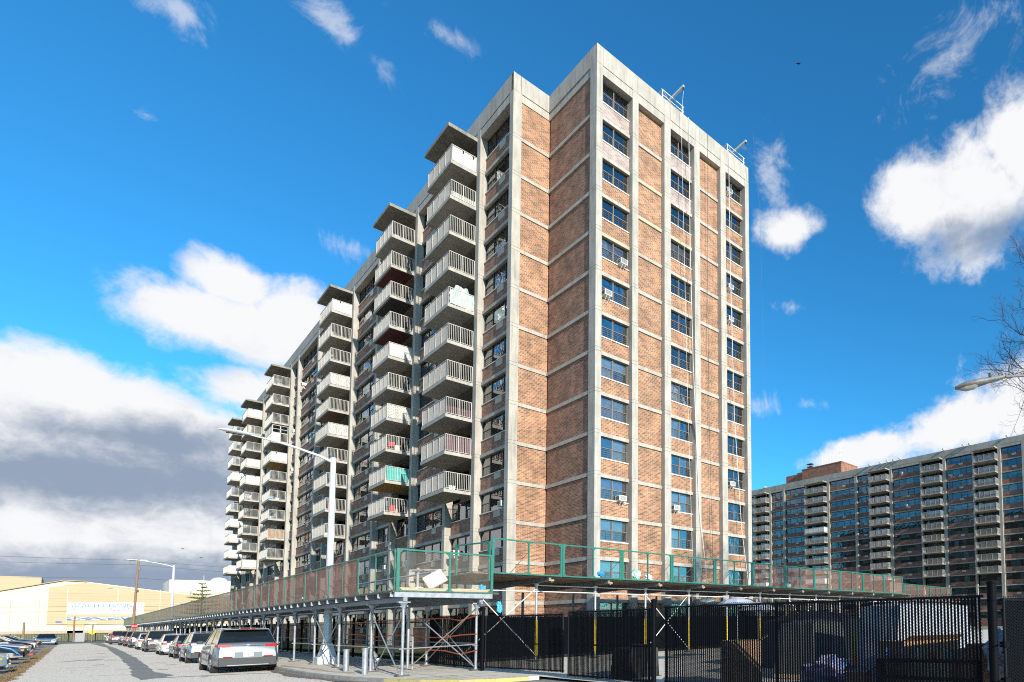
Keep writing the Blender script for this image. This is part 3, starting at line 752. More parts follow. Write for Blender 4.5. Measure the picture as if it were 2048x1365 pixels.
def balcony(f, s0, s1, k, depth, con, root, stack, extras=True):
    w = s1 - s0; slab, rail = balcony_meshes(w, depth, con)
    o = f.put('balcony', slab, (s0 + s1) / 2, .0, ZK(k) + .215)
    inst('railing', rail, o)
    if not extras: return o
    so = soffit_of.get((stack, k))
    if so: MB().box(-w / 2 + .12, w / 2 - .12, -depth + .12, -.02, -.242, -.2355).build('painted_soffit', SOFF[so], o)
    L = depth - .14; xs = w / 2 - .12
    ns = near_side.get((stack, k))
    if ns == 'sheet':
        b = MB(); n = 16
        vs = []
        for i in range(n + 1):
            y = -L * i / n; vs += [(xs + .012 * math.sin(i * 1.7 + k), y, .02), (xs + .015 * math.sin(i * 2.1), y, 1.2 - (.25 if g.random() < .08 else 0))]
        b.add(vs, [(2 * i, 2 * i + 2, 2 * i + 3, 2 * i + 1) for i in range(n)]); b.build('privacy_sheet', WSHEET, o)
        if stack == 6:
            MB().box(-w / 2 + .14, w / 2 - .14, -L - .04, -L - .03, .02, 1.2).build('privacy_sheet', WSHEET, o)
    elif ns in ('lattice', 'tan', 'plumlat', 'lowlat'):
        H = 1.2 if ns in ('lattice', 'tan') else .62 if ns == 'plumlat' else .45
        key = ('lat', ns, round(L, 2))
        if key not in RAILC: RAILC[key] = lattice_mesh('lattice_screen', L, H, .13, .055 if ns != 'plumlat' else .07, {'tan': TANL, 'plumlat': PURP}.get(ns, WLAT))
        inst('lattice_screen', RAILC[key], o, (xs, 0, .02))
        if ns in ('plumlat', 'lowlat'):
            key2 = key + ('f',)
            if key2 not in RAILC: RAILC[key2] = lattice_mesh('lattice_screen', w - .3, H, .13, .055, PURP if ns == 'plumlat' else WLAT)
            inst('lattice_screen', RAILC[key2], o, (-w / 2 + .15, -depth + .12, .02), R(90))
    elif ns == 'blind':
        b = MB()
        for i in range(11): b.box(xs, xs + .01, -L, 0, .06 + i * .105, .06 + i * .105 + .082)
        b.build('slatted_screen', WLAT, o)
    elif ns == 'teal': MB().box(xs, xs + .01, -L, 0, .04, 1.2).build('privacy_sheet', TEAL, o)
    elif ns == 'plum':
        b = MB()
        for i in range(8): b.box(xs, xs + .015, -L + i * L / 8, -L + (i + .8) * L / 8, .04, 1.16)
        b.build('slatted_screen', PURP, o)
    elif ns == 'glazed':
        b = MB(); H = 2.3
        for y in (-L, -L / 2, 0): b.box(xs - .03, xs + .03, y - .04, y + .04, 0, H)
        for z in (.0, 1.25, 1.75, 2.26): b.box(xs - .03, xs + .03, -L, 0, z, z + .06)
        n = 5
        for i in range(n + 1):
            x = -w / 2 + .12 + (w - .24) * i / n; b.box(x - .04, x + .04, -L - .04, -L + .02, 0, H)
        for z in (0, 1.25, 2.26): b.box(-w / 2 + .12, w / 2 - .12, -L - .03, -L + .01, z, z + .06)
        fo = b.build('enclosure_frame', RAIL, o)
        MB().box(xs - .005, xs + .005, -L, 0, 1.3, 2.26).box(-w / 2 + .12, w / 2 - .12, -L - .015, -L - .005, 1.3, 2.26).build('enclosure_glazing', GLASS, o)
        MB().box(xs - .006, xs + .006, -L, -L / 2, .06, 1.2).build('privacy_sheet', WSHEET, o)
    elif ns == 'wrap':
        b = MB(); n = 14; vs = []
        gg = random.Random(4)
        for i in range(n + 1):
            for j in range(7):
                y = -L * i / n; z = .05 + 1.5 * j / 6 * (1 if 3 < i < 12 else .75); vs.append((xs + .06 + gg.uniform(-.05, .07), y, z + gg.uniform(-.05, .05)))
        b.add(vs, [(i * 7 + j, (i + 1) * 7 + j, (i + 1) * 7 + j + 1, i * 7 + j + 1) for i in range(n) for j in range(6)])
        b.build('plastic_wrap', PLW, o, smooth=True)
    # ribbed panels behind the long side of the railings
    if stack in (1, 2, 3) or g.random() < .7:
        mtl = STR if stack == 2 and k < 11 else SIDEP
        n = 4; b = MB(); wi = (w - .2) / n
        for i in range(n): b.box(-w / 2 + .1 + i * wi + .05, -w / 2 + .1 + (i + 1) * wi - .05, -depth + .105, -depth + .115, .1, 1.18)
        b.build('screen_panel', mtl, o)
    # odds and ends that live on the balcony
    for _ in range(g.choice((0, 1, 1, 2))):
        c = g.choice([WSHEET, BLUEC, WHITE, TIMBER, REDP]); x, y = g.uniform(-w / 3, w / 3), g.uniform(-depth * .7, -.5); hh = g.uniform(.3, .7)
        MB().box(x - .2, x + .2, y - .18, y + .18, 0, hh).box(x - .23, x + .23, y - .21, y + .21, hh, hh + .05).build('storage_box', c, o)
    return o
for i in range(len(colsY) - 1):
    ya, yb = colsY[i] + hw, colsY[i + 1] - hw
    s0, s1 = -yb, -ya
    isb = i in BALC
    FL.box('top_beam', CONC, s0, s1, .025, D + .1, ZK(0) + .065, ZK(0) + .665)
    for k in range(14):
        open_b = isb and k <= 9 or (isb and k == 0)
        zt = ZK(k) - .03 if k else ZK(0) + .065
        zb = ZK(k + 1) + .21 if k < 13 else -.1
        zs = ZK(k) - 1.5; yy = D if not open_b else 1.05
        if k and not (isb and k <= 10): FL.box('spandrel_beam', CONC, s0, s1, D - .09, D + .15, ZK(k) - .03, ZK(k) + .21)
        if open_b:
            # loggia: side piers, back wall, glass door and window
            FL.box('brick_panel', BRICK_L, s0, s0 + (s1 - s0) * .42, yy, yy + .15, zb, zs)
            FL.window(s0, s0 + (s1 - s0) * .42, yy + .02, zs, 1.46, [('dh', 1), ('dh', 1)], FRAME, g, guards=False)
            FL.box('pier', CONC_D, s0 + (s1 - s0) * .42, s0 + (s1 - s0) * .47, yy - .1, yy + .2, zb, zt)
            FL.window(s0 + (s1 - s0) * .47, s1, yy + .02, zb, 2.45, [('fx', 1.1), ('fx', 1.3)], FRAME, g, guards=False, palette=(2, 5, 4, 4))
            if k: FL.box('floor_slab_edge', CONC_D, s0, s1, .0, yy + .3, ZK(k) - .03, ZK(k) + .21)
        else:
            ls = lay.get(i, [('dh', 1), ('fx', 1.4), ('dh', 1), ('dh', 1)])
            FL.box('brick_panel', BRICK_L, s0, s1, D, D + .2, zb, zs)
            FL.box('sill', SILL, s0, s1, D - .05, D + .12, zs, zs + .055)
            FL.window(s0 + .02, s1 - .02, D + .02, zs + .055, 1.42 if k else 1.5, ls, FRAME, g, guards=i < 6, single_panes=i < 3, palette=(0, 1, 2, 2, 5, 4, 4))
            cs = s0 + (s1 - s0) * (.52 if i != 0 else .46)
            if not isb or k > 10: FL.box('sleeve_panel', SLEEVE, cs - .5 + .6, cs + .5 + .6 if i == 0 else cs + .4 + .6, D - .035, D + .02, zs - .46, zs - .02)
    if isb:
        st = BALC[i]
        bs0 = max(s0 + .05, -ya - 5.25); bs1 = -ya
        for k in range(1, 11):
            balcony(FL, bs0, bs1, k, 1.79, CONC, tower, st)
        FL.box('balcony_canopy', CONC_D, bs0 - .05, bs1 + .02, -2.0, .0, ZK(0) - .02, ZK(0) + .235)
cc = [6.2276] + [y + hw + .02 for y in colsY[1:-1]] + [117.48]
for a, c in zip(cc, cc[1:]): FL.box('parapet_panel', CONC, -c + .006, -a - .006, 0.0, .32, ZK(0) + .685, 40.07)
FL.box('parapet_filler', JOINT, -117.4, -6.25, .015, .3, ZK(0) + .66, 40.0)
# core, roof and unseen sides
MB().box(1.35, 13.3, 1.5, 8.2, -.1, 38.7).build('core', DARK, tower)
MB().box(-.9, 15.6, 8.1, 116.5, -.1, 38.6).build('core', DARK, tower)
MB().box(.3, 14.0, .3, 7.0, 38.75, 39.4).build('roof', mat('roof membrane', (.2, .2, .2), .9), tower)
MB().box(-2.3, 16.5, 6.6, 117.1, 38.75, 39.39).build('roof', MATS['roof membrane'], tower)
MB().box(13.9, 14.25, .62, 6.4, -.1, 39.9).box(14.3, 16.8, 6.4, 6.7, -.1, 39.9).box(16.5, 16.85, 6.7, 117.2, -.1, 39.9).box(-2.0, 16.6, 117.0, 117.4, -.1, 39.9).build('rear_wall', BRICK, tower)
# air conditioners
def rowz(k): return ZK(k) - 1.43
for bi, k, ds in ((4, 0, -.6), (0, 4, .55), (0, 5, -.65), (0, 10, .5), (2, 10, -.6), (4, 3, -.55), (4, 4, -.55), (4, 9, -.55)):
    a, c = bays[bi][1:]; nm = {0: 'left', 2: 'middle', 4: 'right'}[bi]
    ac_unit(FR, (a + c) / 2 + ds, rowz(k), 'white air conditioner, %s window column of the sunny end wall, %s storey down' % (nm, ORD[k]))
for i, k, fr_, lb in ((0, 10, .86, 'white air conditioner in the first window bay left of the tower corner'), (1, 11, .32, 'white air conditioner on a bracket below the lowest balcony nearest the corner'),
                 (3, 11, .9, 'white air conditioner right under the lowest balcony of the striped stack'), (4, 11, .75, 'white air conditioner beside the pier under the striped balcony stack'),
                 (4, 9, .1, 'white air conditioner between the lamp arm stack and the striped stack'), (9, 1, .2, 'white air conditioner high up left of the third balcony stack'),
                 (10, 3, .5, 'white air conditioner in the narrow window column of the long facade, higher of two'), (10, 5, .5, 'white air conditioner in the narrow window column of the long facade, lower of two')):
    ya, yb = colsY[i] + hw, colsY[i + 1] - hw
    ac_unit(FL, -yb + (yb - ya) * fr_, rowz(k), lb)
# things standing on balconies
def on_balcony(me, i, k, fs, y, label, cat, rz=0, dz=.215):
    ya, yb = colsY[i] + hw, colsY[i + 1] - hw
    o = inst(me.name.split('.')[0], me, None, FL.P(-yb + (yb - ya) * fs, y, ZK(k) + dz), FL.rz + rz); return tag(o, label, cat)
on_balcony(chair_mesh('plastic_chair', REDP), 3, 8, .86, -1.2, 'red plastic chair standing on a balcony of the striped stack', 'chair', 1.2)
on_balcony(chair_mesh('plastic_chair', mat('white plastic', (.8, .8, .78), .5)), 14, 6, .8, -1.2, 'white plastic chair on a balcony of the second farthest stack', 'chair', .4)
b = MB(); gg = random.Random(8); vs = []
for i in range(9):
    for j in range(6): vs.append((-.8 + i * .2, -.3 + gg.uniform(-.1, .1) + j * .08, .1 + .5 * math.sin(j / 5 * 3.1) * (1 - abs(i - 4) / 6) + gg.uniform(-.04, .04)))
b.add(vs, [(i * 6 + j, (i + 1) * 6 + j, (i + 1) * 6 + j + 1, i * 6 + j + 1) for i in range(8) for j in range(5)])
on_balcony(b.mesh('blue_tarpaulin', BLUEC), 11, 8, .7, -1.2, 'crumpled bright blue tarpaulin on a far balcony', 'tarpaulin', .2, .25)
on_balcony(MB().box(-.4, .4, -.25, .25, 0, .5).box(-.43, .43, -.28, .28, .5, .56).mesh('storage_chest', REDP, bevel=.02), 6, 9, .85, -1.2, 'red storage chest on the balcony behind the street lamp pole', 'chest')
# satellite dishes / white antennas on the roof edge
b = MB().tube((0, 0, 0), (0, 0, 1.2), .04).bar((-.6, 0, 1.2), (.6, 0, 1.5), .06, .06).bar((-.5, 0, .8), (.5, .1, 1.25), .05, .05).tube((.5, 0, 1.4), (.9, 0, 1.1), .12, .25)
o = b.build('roof_antenna', WHITE, None, (-2.0, 74, 39.4)); tag(o, 'white antenna bracket on the parapet above the third stack of balconies', 'antenna')

# swing stage davits and their ropes on the end wall roof
def davit(x, y, label):
    t = empty('roof_davit', (x, y, 39.4), 0, label, 'davit', 'roof davits over the sunny end wall')
    fr = MB()
    for sx in (-.95, .95):
        for sy in (-.3, .3): fr.tube((sx, sy, 0), (sx, sy, 1.7), .035)
        fr.tube((sx, -.3, 1.7), (sx, .3, 1.7), .035)
    for z in (1.3, 1.7):
        for sy in (-.3, .3): fr.tube((-1.05, sy, z), (1.05, sy, z), .03)
    fr.tube((-.95, -.3, 1.7), (.95, .3, 1.3), .02)
    fr.build('frame', WHITE, t)
    MB().bar((-.05, .9, 1.62), (.1, -1.45, 2.05), .13, .16).build('beam', mat('pale grey beam', (.55, .56, .56), .5, var=.08), t)
    MB().tube((.1, -1.4, 1.98), (.1, -1.4, 1.7), .03).lathe([(.02, -.03), (.08, -.03), (.08, .03), (.02, .03)], (.1, -1.4, 1.86), 12, 'x').build('pulley', PLAST, t)
    return t
davit(6.6, .7, 'white roof davit with slanting grey beam above the middle of the end wall')
davit(13.2, .7, 'white roof davit with slanting grey beam at the right end of the roof')
def rope(pts, label, r=.016, material=None):
    p = [Vector(q) for q in pts]; out = []
    for a, c in zip(p, p[1:]):
        for i in range(8): out.append(a + (c - a) * i / 8)
    out.append(p[-1])
    o = MB().path(out, r, 5).build('hanging_rope', material or ROPE); return tag(o, label, 'rope', 'ropes hanging down the sunny end wall')
rope([(6.72, -.68, 41.1), (6.9, -.2, 39.2), (7.2, -.12, 30), (7.5, -.12, 18), (7.9, -.15, 5.8)], 'thin white rope hanging from the first roof davit', .011)
rope([(7.75, -.05, 40.1), (7.8, -.1, 30), (8.05, -.1, 21), (8.6, -.1, 10), (9.2, -.3, 4.2)], 'thick white rope over the parapet slanting across the lower brick bays', .02)
rope([(9.7, -.05, 40.1), (9.8, .2, 28), (9.9, .2, 16), (10.1, .1, 6)], 'dark cable hanging over the second brick bay', .012, CABLE)
rope([(11.95, -.05, 40.1), (12.0, -.08, 30), (12.3, -.1, 18), (12.9, -.2, 9), (13.6, -.3, 4.2)], 'thick white rope crossing the right window column', .02)
rope([(13.4, -1.4, 42.0), (14.6, -1.0, 36), (15.0, -.9, 20), (15.2, -.9, 6)], 'thin rope falling past the right edge of the end wall', .006, GUARD)
rope([(8.85, .33, 34), (8.9, .33, 20), (8.8, .33, 8)], 'dark drain cable beside the fourth column', .012, CABLE)

# ------------------------------------------------------------------ far apartment building on the right
far = empty('apartment_building', (104.2, 0, 0), 0, 'wide brown apartment block far behind, seen at the right of the tower', 'building')
g = random.Random(77)
FF = Facade(far, 0, 0, R(-90))
fc = [7.3, 12.5, 18.4, 25.3, 31.2, 39.4, 45.4, 49.6, 58.4, 65.9, 73.9, 79.1, 85.0, 93.0, 98.5]
FBAL = {1, 3, 5, 8, 11, 13}
for i, y in enumerate(fc):
    if i - 1 in FBAL: w = .22
    else: w = .36
    b = MB()
    FF.box('column', CONC_F, -y - w, -y + w, 0, .6, -.1, ZK(0) + .68)
FL2 = [('dh', 1), ('fx', 1.5), ('dh', 1)]
FRF = mat('far dark frame', (0.05, 0.05, 0.055), .5)
for i in range(len(fc) - 1):
    s0, s1 = -fc[i + 1] + .36, -fc[i] - .36
    FF.box('top_beam', CONC_F, s0, s1, .03, D + .1, ZK(0) + .065, ZK(0) + .665)
    isb = i in FBAL
    for k in range(14):
        zt = ZK(k) - .03 if k else ZK(0) + .065
        zb = ZK(k + 1) + .21 if k < 13 else -.1
        zs = ZK(k) - 1.45
        deep = isb and k <= 10
        yy = 1.0 if deep else D
        if k: FF.box('spandrel_beam', CONC_F, s0, s1, 0.3 if not deep else .02, yy + .15, ZK(k) - .03, ZK(k) + .21)
        FF.box('brick_panel', BRICK_F, s0, s1, yy, yy + .2, zb, zs)
        w = s1 - s0
        ls = FL2 if w < 5.4 else [('dh', 1), ('fx', 1.5), ('dh', 1), ('dh', 1)]
        if w > 6.3 and g.random() < .3: ls = [('dh', 1), ('dh', 1), ('fx', 1.2), ('dh', 1)]
        FF.window(s0 + .02, s1 - .02, yy + .02, zs, 1.38, ls, FRF, g, guards=False, palette=(2, 2, 5, 1, 4, 0, 1), curtains=.72)
        if not deep and g.random() < .6: FF.box('sleeve_panel', SLEEVE, s0 + w * .5, s0 + w * .5 + .95, yy - .03, yy + .02, zs - .45, zs - .03)
    if isb:
        for k in range(1, 11 if i != 1 else 11):
            o = balcony(FF, s0 + .3, s1 + .1, k, 1.75, CONC_F, far, 99, extras=False)
            if i == 5:
                b = MB(); n = 3; w2 = (s1 - s0 - .2); wi = w2 / n
                for q in range(n): b.box(-w2 / 2 + .1 + q * wi + .15, -w2 / 2 + (q + 1) * wi - .15, -1.66, -1.65, .12, 1.16)
                b.build('screen_panel', STR, o)
            elif (i, k) in ((8, 5), (8, 10), (11, 10), (8, 11)): MB().box(-(s1 - s0) / 2 + .3, (s1 - s0) / 2 - .3, -1.66, -1.65, .05, 1.16).box((s1 - s0) / 2 - .28, (s1 - s0) / 2 - .27, -1.6, 0, .05, 1.16).build('privacy_sheet', WSHEET, o)
        FF.box('balcony_canopy', CONC_F, s0 + .25, s1 + .1, -1.9, 0, ZK(0) - .05, ZK(0) + .2)
cc = [6.95] + [y + .4 for y in fc[1:]]
for a, c in zip(cc, cc[1:]): FF.box('parapet_panel', CONC_F, -c + .01, -a - .01, 0.0, .32, ZK(0) + .685, 40.07)
MB().box(2.2, 16, 8.5, 98, -.1, 39.2).build('core', DARK, far)
MB().box(.31, 18, 6.97, 7.25, -.1, 40.0).box(.31, 18, 98.6, 98.86, -.1, 40.0).build('side_wall', BRICK, far)
MB().box(.3, 18, 7.2, 98.6, 38.9, 39.4).build('roof', MATS['roof membrane'], far)
ph = MB().box(8, 16, 59.5, 73.5, 39.4, 45.4).box(7.9, 16.1, 59.4, 73.6, 45.4, 45.65).build('penthouse', brick_mat('penthouse brick', (.34, .16, .095), (.27, .12, .07), (.3, .2, .15), bw=.5, rh=.2), far)
MB().box(9, 14, 73.9, 80.5, 39.4, 44.9).box(9.5, 11.0, 75, 76.6, 44.9, 45.4).build('chimney', MATS['penthouse brick'], far)
vt = MB()
for a in range(8): vt.box(9.2 + (a % 2) * 1.1, 9.26 + (a % 2) * 1.1, 71.0 + a * .22, 71.06 + a * .22, 45.6, 47.3)
vt.box(9.1, 10.4, 70.9, 72.7, 47.2, 47.35).box(9.1, 10.4, 70.9, 72.7, 46.4, 46.5); vt.build('vent_stack', FRF, far)
an = MB()
for y, hgt in ((66.8, 4.4), (63.9, 3.2), (61.6, 4.8), (60.5, 6.0)): an.tube((9, y, 45.6), (9, y, 45.6 + hgt), .06, .03, 5)
an.tube((9, 59.9, 48.4), (9, 61.4, 48.4), .04, n=5); an.build('antenna_mast', WHITE, far)
for y in (10.5, 18.9, 20.4, 25.1, 36.5, 38.2, 40.0, 42.0, 45.0, 80.6):
    MB().box(-.75, .5, y - .12, y + .12, 40.08, 40.42).build('outrigger_beam', mat('outrigger grey', (.4, .38, .34), .7), far)
for i, k, fs in ((2, 1, .2), (2, 4, .1), (4, 0, .35), (4, 3, .5), (7, 5, .3), (9, 1, .15), (9, 8, .6), (9, 9, .3), (6, 2, .7), (0, 7, .8)):
    s0, s1 = -fc[i + 1] + .36, -fc[i] - .36
    o = ac_unit(FF, s0 + (s1 - s0) * fs, ZK(k) - 1.4, 'white air conditioner on the far block, %s storey, %s bay from its right end' % (ORD[k], {0: 'first', 2: 'second', 4: 'third', 6: 'fourth', 7: 'fifth', 9: 'sixth'}[i]), 'air conditioners on the far block')

# ------------------------------------------------------------------ sidewalk sheds
def panel_mesh(name, L, H, mids, material, t=.055, wide=.09, tk=None):
    tk = tk or t
    b = MB()
    b.box(0, L, -tk / 2, tk / 2, 0, t).box(0, L, -tk / 2, tk / 2, H - t, H)
    b.box(0, wide, -tk / 2 - .004, tk / 2 + .004, t, H - t).box(L - wide, L, -tk / 2 - .004, tk / 2 + .004, t, H - t)
    xs = [0 + wide, L - wide]
    for m_ in mids: b.box(m_ - t / 2, m_ + t / 2, -tk / 2 - .002, tk / 2 + .002, t, H - t); xs += [m_ - t / 2, m_ + t / 2]
    for x in xs:
        d = .1 if x in (wide,) or (x - t / 2) in mids else -.1
        d = .1 if (x == wide or any(abs(x - (m_ + t / 2)) < 1e-6 for m_ in mids)) else -.1
        for z0, dz in ((t, .1), (H - t, -.1)):
            b.add([(x, -.012, z0), (x + d, -.012, z0), (x, -.012, z0 + dz), (x, .012, z0), (x + d, .012, z0), (x, .012, z0 + dz)], [(0, 1, 2), (3, 5, 4), (1, 4, 5, 2)])
    return b.mesh(name, material)
def net_mesh(name, x0, x1, H, material, seed=1, sag=.02, off=.036):
    g_ = random.Random(seed); b = MB(); n, k = 6, 5; vs = []
    for i in range(n + 1):
        for j in range(k + 1):
            e = 0 if i in (0, n) or j in (0, k) else g_.uniform(-sag, sag)
            vs.append((x0 + (x1 - x0) * i / n, off + e, .05 + (H - .1) * j / k))
    b.add(vs, [(i * (k + 1) + j, (i + 1) * (k + 1) + j, (i + 1) * (k + 1) + j + 1, i * (k + 1) + j + 1) for i in range(n) for j in range(k)])
    return b.mesh(name, material, smooth=True)
post_m = MB().tube((0, 0, .05), (0, 0, 2.32), .046, n=12).lathe([(.05, 2.2), (.06, 2.3), (.13, 2.43)], n=12).box(-.17, .17, -.1, .1, 2.43, 2.47).mesh('post', GALV, smooth=True)
foot_m = MB().box(-.12, .12, -.12, .12, .035, .05).lathe([(.06, .05), (.06, .13)], n=12).mesh('base_plate', GALV)
wood_m = MB().box(-.19, .19, -.14, .14, 0, .04).mesh('timber_pad', mat('dark timber pad', (.10, .07, .05), .9, var=.3))
clamp_m = MB().lathe([(.05, -.035), (.062, -.03), (.062, .03), (.05, .035)], n=10).box(-.1, .1, -.02, .02, -.015, .015).mesh('clamp', GALV)
shed = empty('sidewalk_shed', (0, 0, 0), 0, 'long sidewalk shed on steel posts with green framed brown netting beside the parked cars', 'sidewalk shed', 'sidewalk sheds around the tower')
def post(root, x, y, rz=0, clamps=(.9, 2.3)):
    p = inst('post', post_m, root, (x, y, 0), rz); inst('base_plate', foot_m, p); inst('timber_pad', wood_m, p)
    for z in clamps: inst('clamp', clamp_m, p, (0, 0, z))
YO = [-10.6, -7.3, -3.1, .85, 4.75] + [4.75 + 3.9 * i for i in range(1, 41)]
YI = [-10.25, -5.4, -1.3] + [2.6 + 3.9 * i for i in range(0, 41)]
for y in YO: post(shed, -13.5, y)
for y in YI: post(shed, -11.05, y)
for q, (a, c) in enumerate(zip(YO, YO[1:])):
    MB().tube((0, a - .15, 0), (0, c + .1, 0), .021).build('ledger_pipe', GALV, shed, (-13.43, 0, 2.32))
    if q in (0, 1, 2) or q % 2: MB().tube((0, a, 0), (0, c, 0), .021).build('ledger_pipe', GALV, shed, (-13.43, 0, .9))
    if q in (0, 2) or q % 6 == 5:
        MB().tube((0, a + .05, 2.25), (0, c - .1, .12), .021).build('brace_pipe', GALV, shed, (-13.40, 0, 0))
        MB().tube((0, a + .1, .12), (0, c - .05, 2.25), .021).build('brace_pipe', GALV, shed, (-13.57, 0, 0))
for q, (a, c) in enumerate(zip(YI, YI[1:])):
    MB().tube((0, a, 0), (0, c, 0), .02).build('ledger_pipe', GALV, shed, (-11.0, 0, .98))
    if q % 4 == 0:
        MB().tube((0, a, 2.25), (0, c, .12), .02).tube((.05, a, .12), (.05, c, 2.25), .02).build('brace_pipe', GALV_D, shed, (-11.1, 0, 0))
# end frame braces across the near end
MB().tube((-13.5, -10.68, .9), (-11.05, -10.3, .95), .021).build('ledger_pipe', GALV, shed)
MB().tube((-12.5, -7.9, .1), (-12.5, -7.9, 2.4), .046).build('post', GALV, shed)
MB().tube((-12.35, -7.9, .03), (-12.35, -7.9, 1.25), .03).build('brace_pipe', GALV, shed)
MB().tube((-12.4, -7.9, .15), (-11.1, -10.2, 2.2), .021).build('brace_pipe', mat('rusty pipe', (.30, .24, .18), .7, .3), shed)
MB().tube((-12.4, -7.9, 2.2), (-11.1, -10.2, .15), .021).build('brace_pipe', GALV, shed)
# beams
MB().box(-13.56, -13.44, -10.75, 164, 2.47, 2.62).box(-11.1, -10.98, -10.6, 164, 2.47, 2.62).build('runner_beam', GALV_D, shed)
bmx = MB().box(-1.62, 1.62, -.05, .05, 0, .02).box(-1.62, 1.62, -.012, .012, .02, .13).box(-1.62, 1.62, -.05, .05, .13, .15).mesh('cross_beam', GALV)
yy = -10.5
while yy < 164: inst('cross_beam', bmx, shed, (-12.25, yy, 2.62)); yy += 1.3
dk = MB(); n = 0; x = -13.85
while x < -10.65:
    dk.box(x, x + .19, -10.7, 164.2, 2.775 + (n % 3) * .004, 2.82); x += .2; n += 1
dk.build('deck_planks', DECK, shed)
H = 1.43
pm4 = panel_mesh('barrier_panel', 4.08, H, [2.04], GREEN, .05, .06, .018)
pitch = 4.1
netm = {s_: net_mesh('netting', .05, 4.03, H, NET, s_, .012, .012) for s_ in range(5)}
rodm = MB().tube((2.04, -.05, .55), (1.5, -.9, 0), .012).tube((.3, -.05, .6), (-.2, -.9, 0), .012).mesh('stay_rod', GALV)
for i in range(43):
    y0 = -10.42 + pitch * i
    o = inst('barrier_panel', pm4, shed, (-13.72, y0 + 4.08, 2.82), R(-90))
    if i == 0: inst('netting', net_mesh('netting', .08, 4.0, H, NETG, 3), o)
    else: inst('netting', netm[i % 5], o)
    inst('stay_rod', rodm, o, (0, -.06, 0), R(180)) if False else MB().tube((2.0, .06, .62), (1.1, .95, .02), .013).tube((3.9, .06, .62), (3.0, .95, .02), .013).build('stay_rod', GALV, o) if i < 14 else None
o = panel_mesh('barrier_panel', 3.1, 1.45, [1.62], GREEN); o = inst('barrier_panel', o, shed, (-13.72, -10.55, 2.80), R(0))
inst('plastic_sheet', net_mesh('plastic_sheet', .08, 3.0, 1.45, CLEAR, 9, .03), o)
MB().box(-13.7, -10.65, -10.52, -10.3, 2.82, 2.95).build('toe_board', TIMBER, shed)
MB().box(-13.8, -10.7, -10.72, -10.6, 2.62, 2.78).build('edge_beam', GALV, shed)
# white wrapped inner handrail
b = MB().path([(-13.2, -10.2, 3.55), (-10.8, -6.5, 3.95), (-10.8, 12, 3.95)], .045, 8)
for q in ((-12.75, -9.5), (-11.8, -8.05)): b.tube((q[0], q[1], 2.82), (q[0], q[1], 3.72), .045)
b.build('wrapped_handrail', mat('grey plastic wrap', (.45, .44, .42), .5, var=.2), shed)
MB().box(-10.85, -10.75, -10.4, 100, 2.82, 2.98).build('toe_board', PLANK, shed)

# second shed in front of the sunny end wall
shed2 = empty('sidewalk_shed', (0, 0, 0), 0, 'open green framed shed with plank deck in front of the sunny end wall', 'sidewalk shed', 'sidewalk sheds around the tower')
post2 = MB().tube((0, 0, .05), (0, 0, 3.36), .05, n=12).lathe([(.055, 3.28), (.065, 3.38), (.12, 3.5)], n=12).mesh('post', mat('bright galvanised pipe', (.48, .50, .53), .42, .4, var=.15), smooth=True)
padm = MB().lathe([(.075, .25), (.078, .3), (.078, 1.8), (.075, 1.85)], n=10).mesh('yellow_padding', mat('yellow foam padding', (.75, .52, .03), .7, var=.15))
XP = [-7.17 + 2.97 * i for i in range(12)]
for i, x in enumerate(XP):
    p = inst('post', post2, shed2, (x, -7.0, 0)); inst('base_plate', foot_m, p); inst('timber_pad', wood_m, p)
    if i < 7: inst('yellow_padding', padm, p)
    inst('clamp', clamp_m, p, (0, 0, 3.2)); inst('clamp', clamp_m, p, (0, 0, 3.42))
    inst('post', boxm('post', GALV_D, .1, .1, 3.4), shed2, (x + 2.2, -1.05, 0))
    # tapered cantilever beam out to the barrier
    MB().hexa([(-.05, 5.9, -.32), (.05, 5.9, -.32), (.05, -1.2, -.14), (-.05, -1.2, -.14)], [(-.05, 5.9, 0), (.05, 5.9, 0), (.05, -1.2, 0), (-.05, -1.2, 0)]).box(-.09, .09, -1.2, 5.9, -.0, .02).build('cantilever_beam', GALV_D, shed2, (x, -7.0, 3.70))
    MB().box(-.12, .12, -.02, .02, -.06, .02).tube((0, -.05, -.1), (0, .05, -.1), .02).build('beam_clamp', mat('rusty clamp', (.42, .28, .14), .7), shed2, (x + .12, -8.1, 3.62))
for a, c in zip(XP, XP[1:]):
    MB().tube((a, 0, 0), (c, 0, 0), .022).build('ledger_pipe', WHITE, shed2, (0, -7.06, 3.42))
    MB().tube((a, 0, 0), (c, 0, 0), .022).build('ledger_pipe', WHITE, shed2, (0, -7.06, 3.14))
MB().tube((XP[0] - 3.4, -7.1, 3.14), (XP[0], -7.06, 3.14), .022).build('ledger_pipe', WHITE, shed2)
MB().tube((XP[0], -7.0, 3.3), (XP[0] - 3.3, -7.1, .3), .022).build('brace_pipe', WHITE, shed2)
MB().tube((XP[0] - 2.9, -7.3, 3.2), (XP[0], -7.1, .2), .022).build('brace_pipe', WHITE, shed2)
for i in (2, 6): MB().tube((XP[i], -6.9, 3.2), (XP[i + 1], -6.9, .2), .02).tube((XP[i], -6.95, .2), (XP[i + 1], -6.95, 3.2), .02).build('brace_pipe', WHITE, shed2)
g = random.Random(9)
y = -8.25
dk = MB()
for j in range(28):
    x = -10.4
    while x < 25.5:
        L = g.uniform(2.2, 4.2); dk.box(x, min(x + L - .02, 25.6), y, y + .24, 3.725 + g.uniform(0, .012), 3.77 + g.uniform(0, .01)); x += L
    y += .255
dk.build('deck_planks', PLANK, shed2)
dk = MB(); x = -10.2
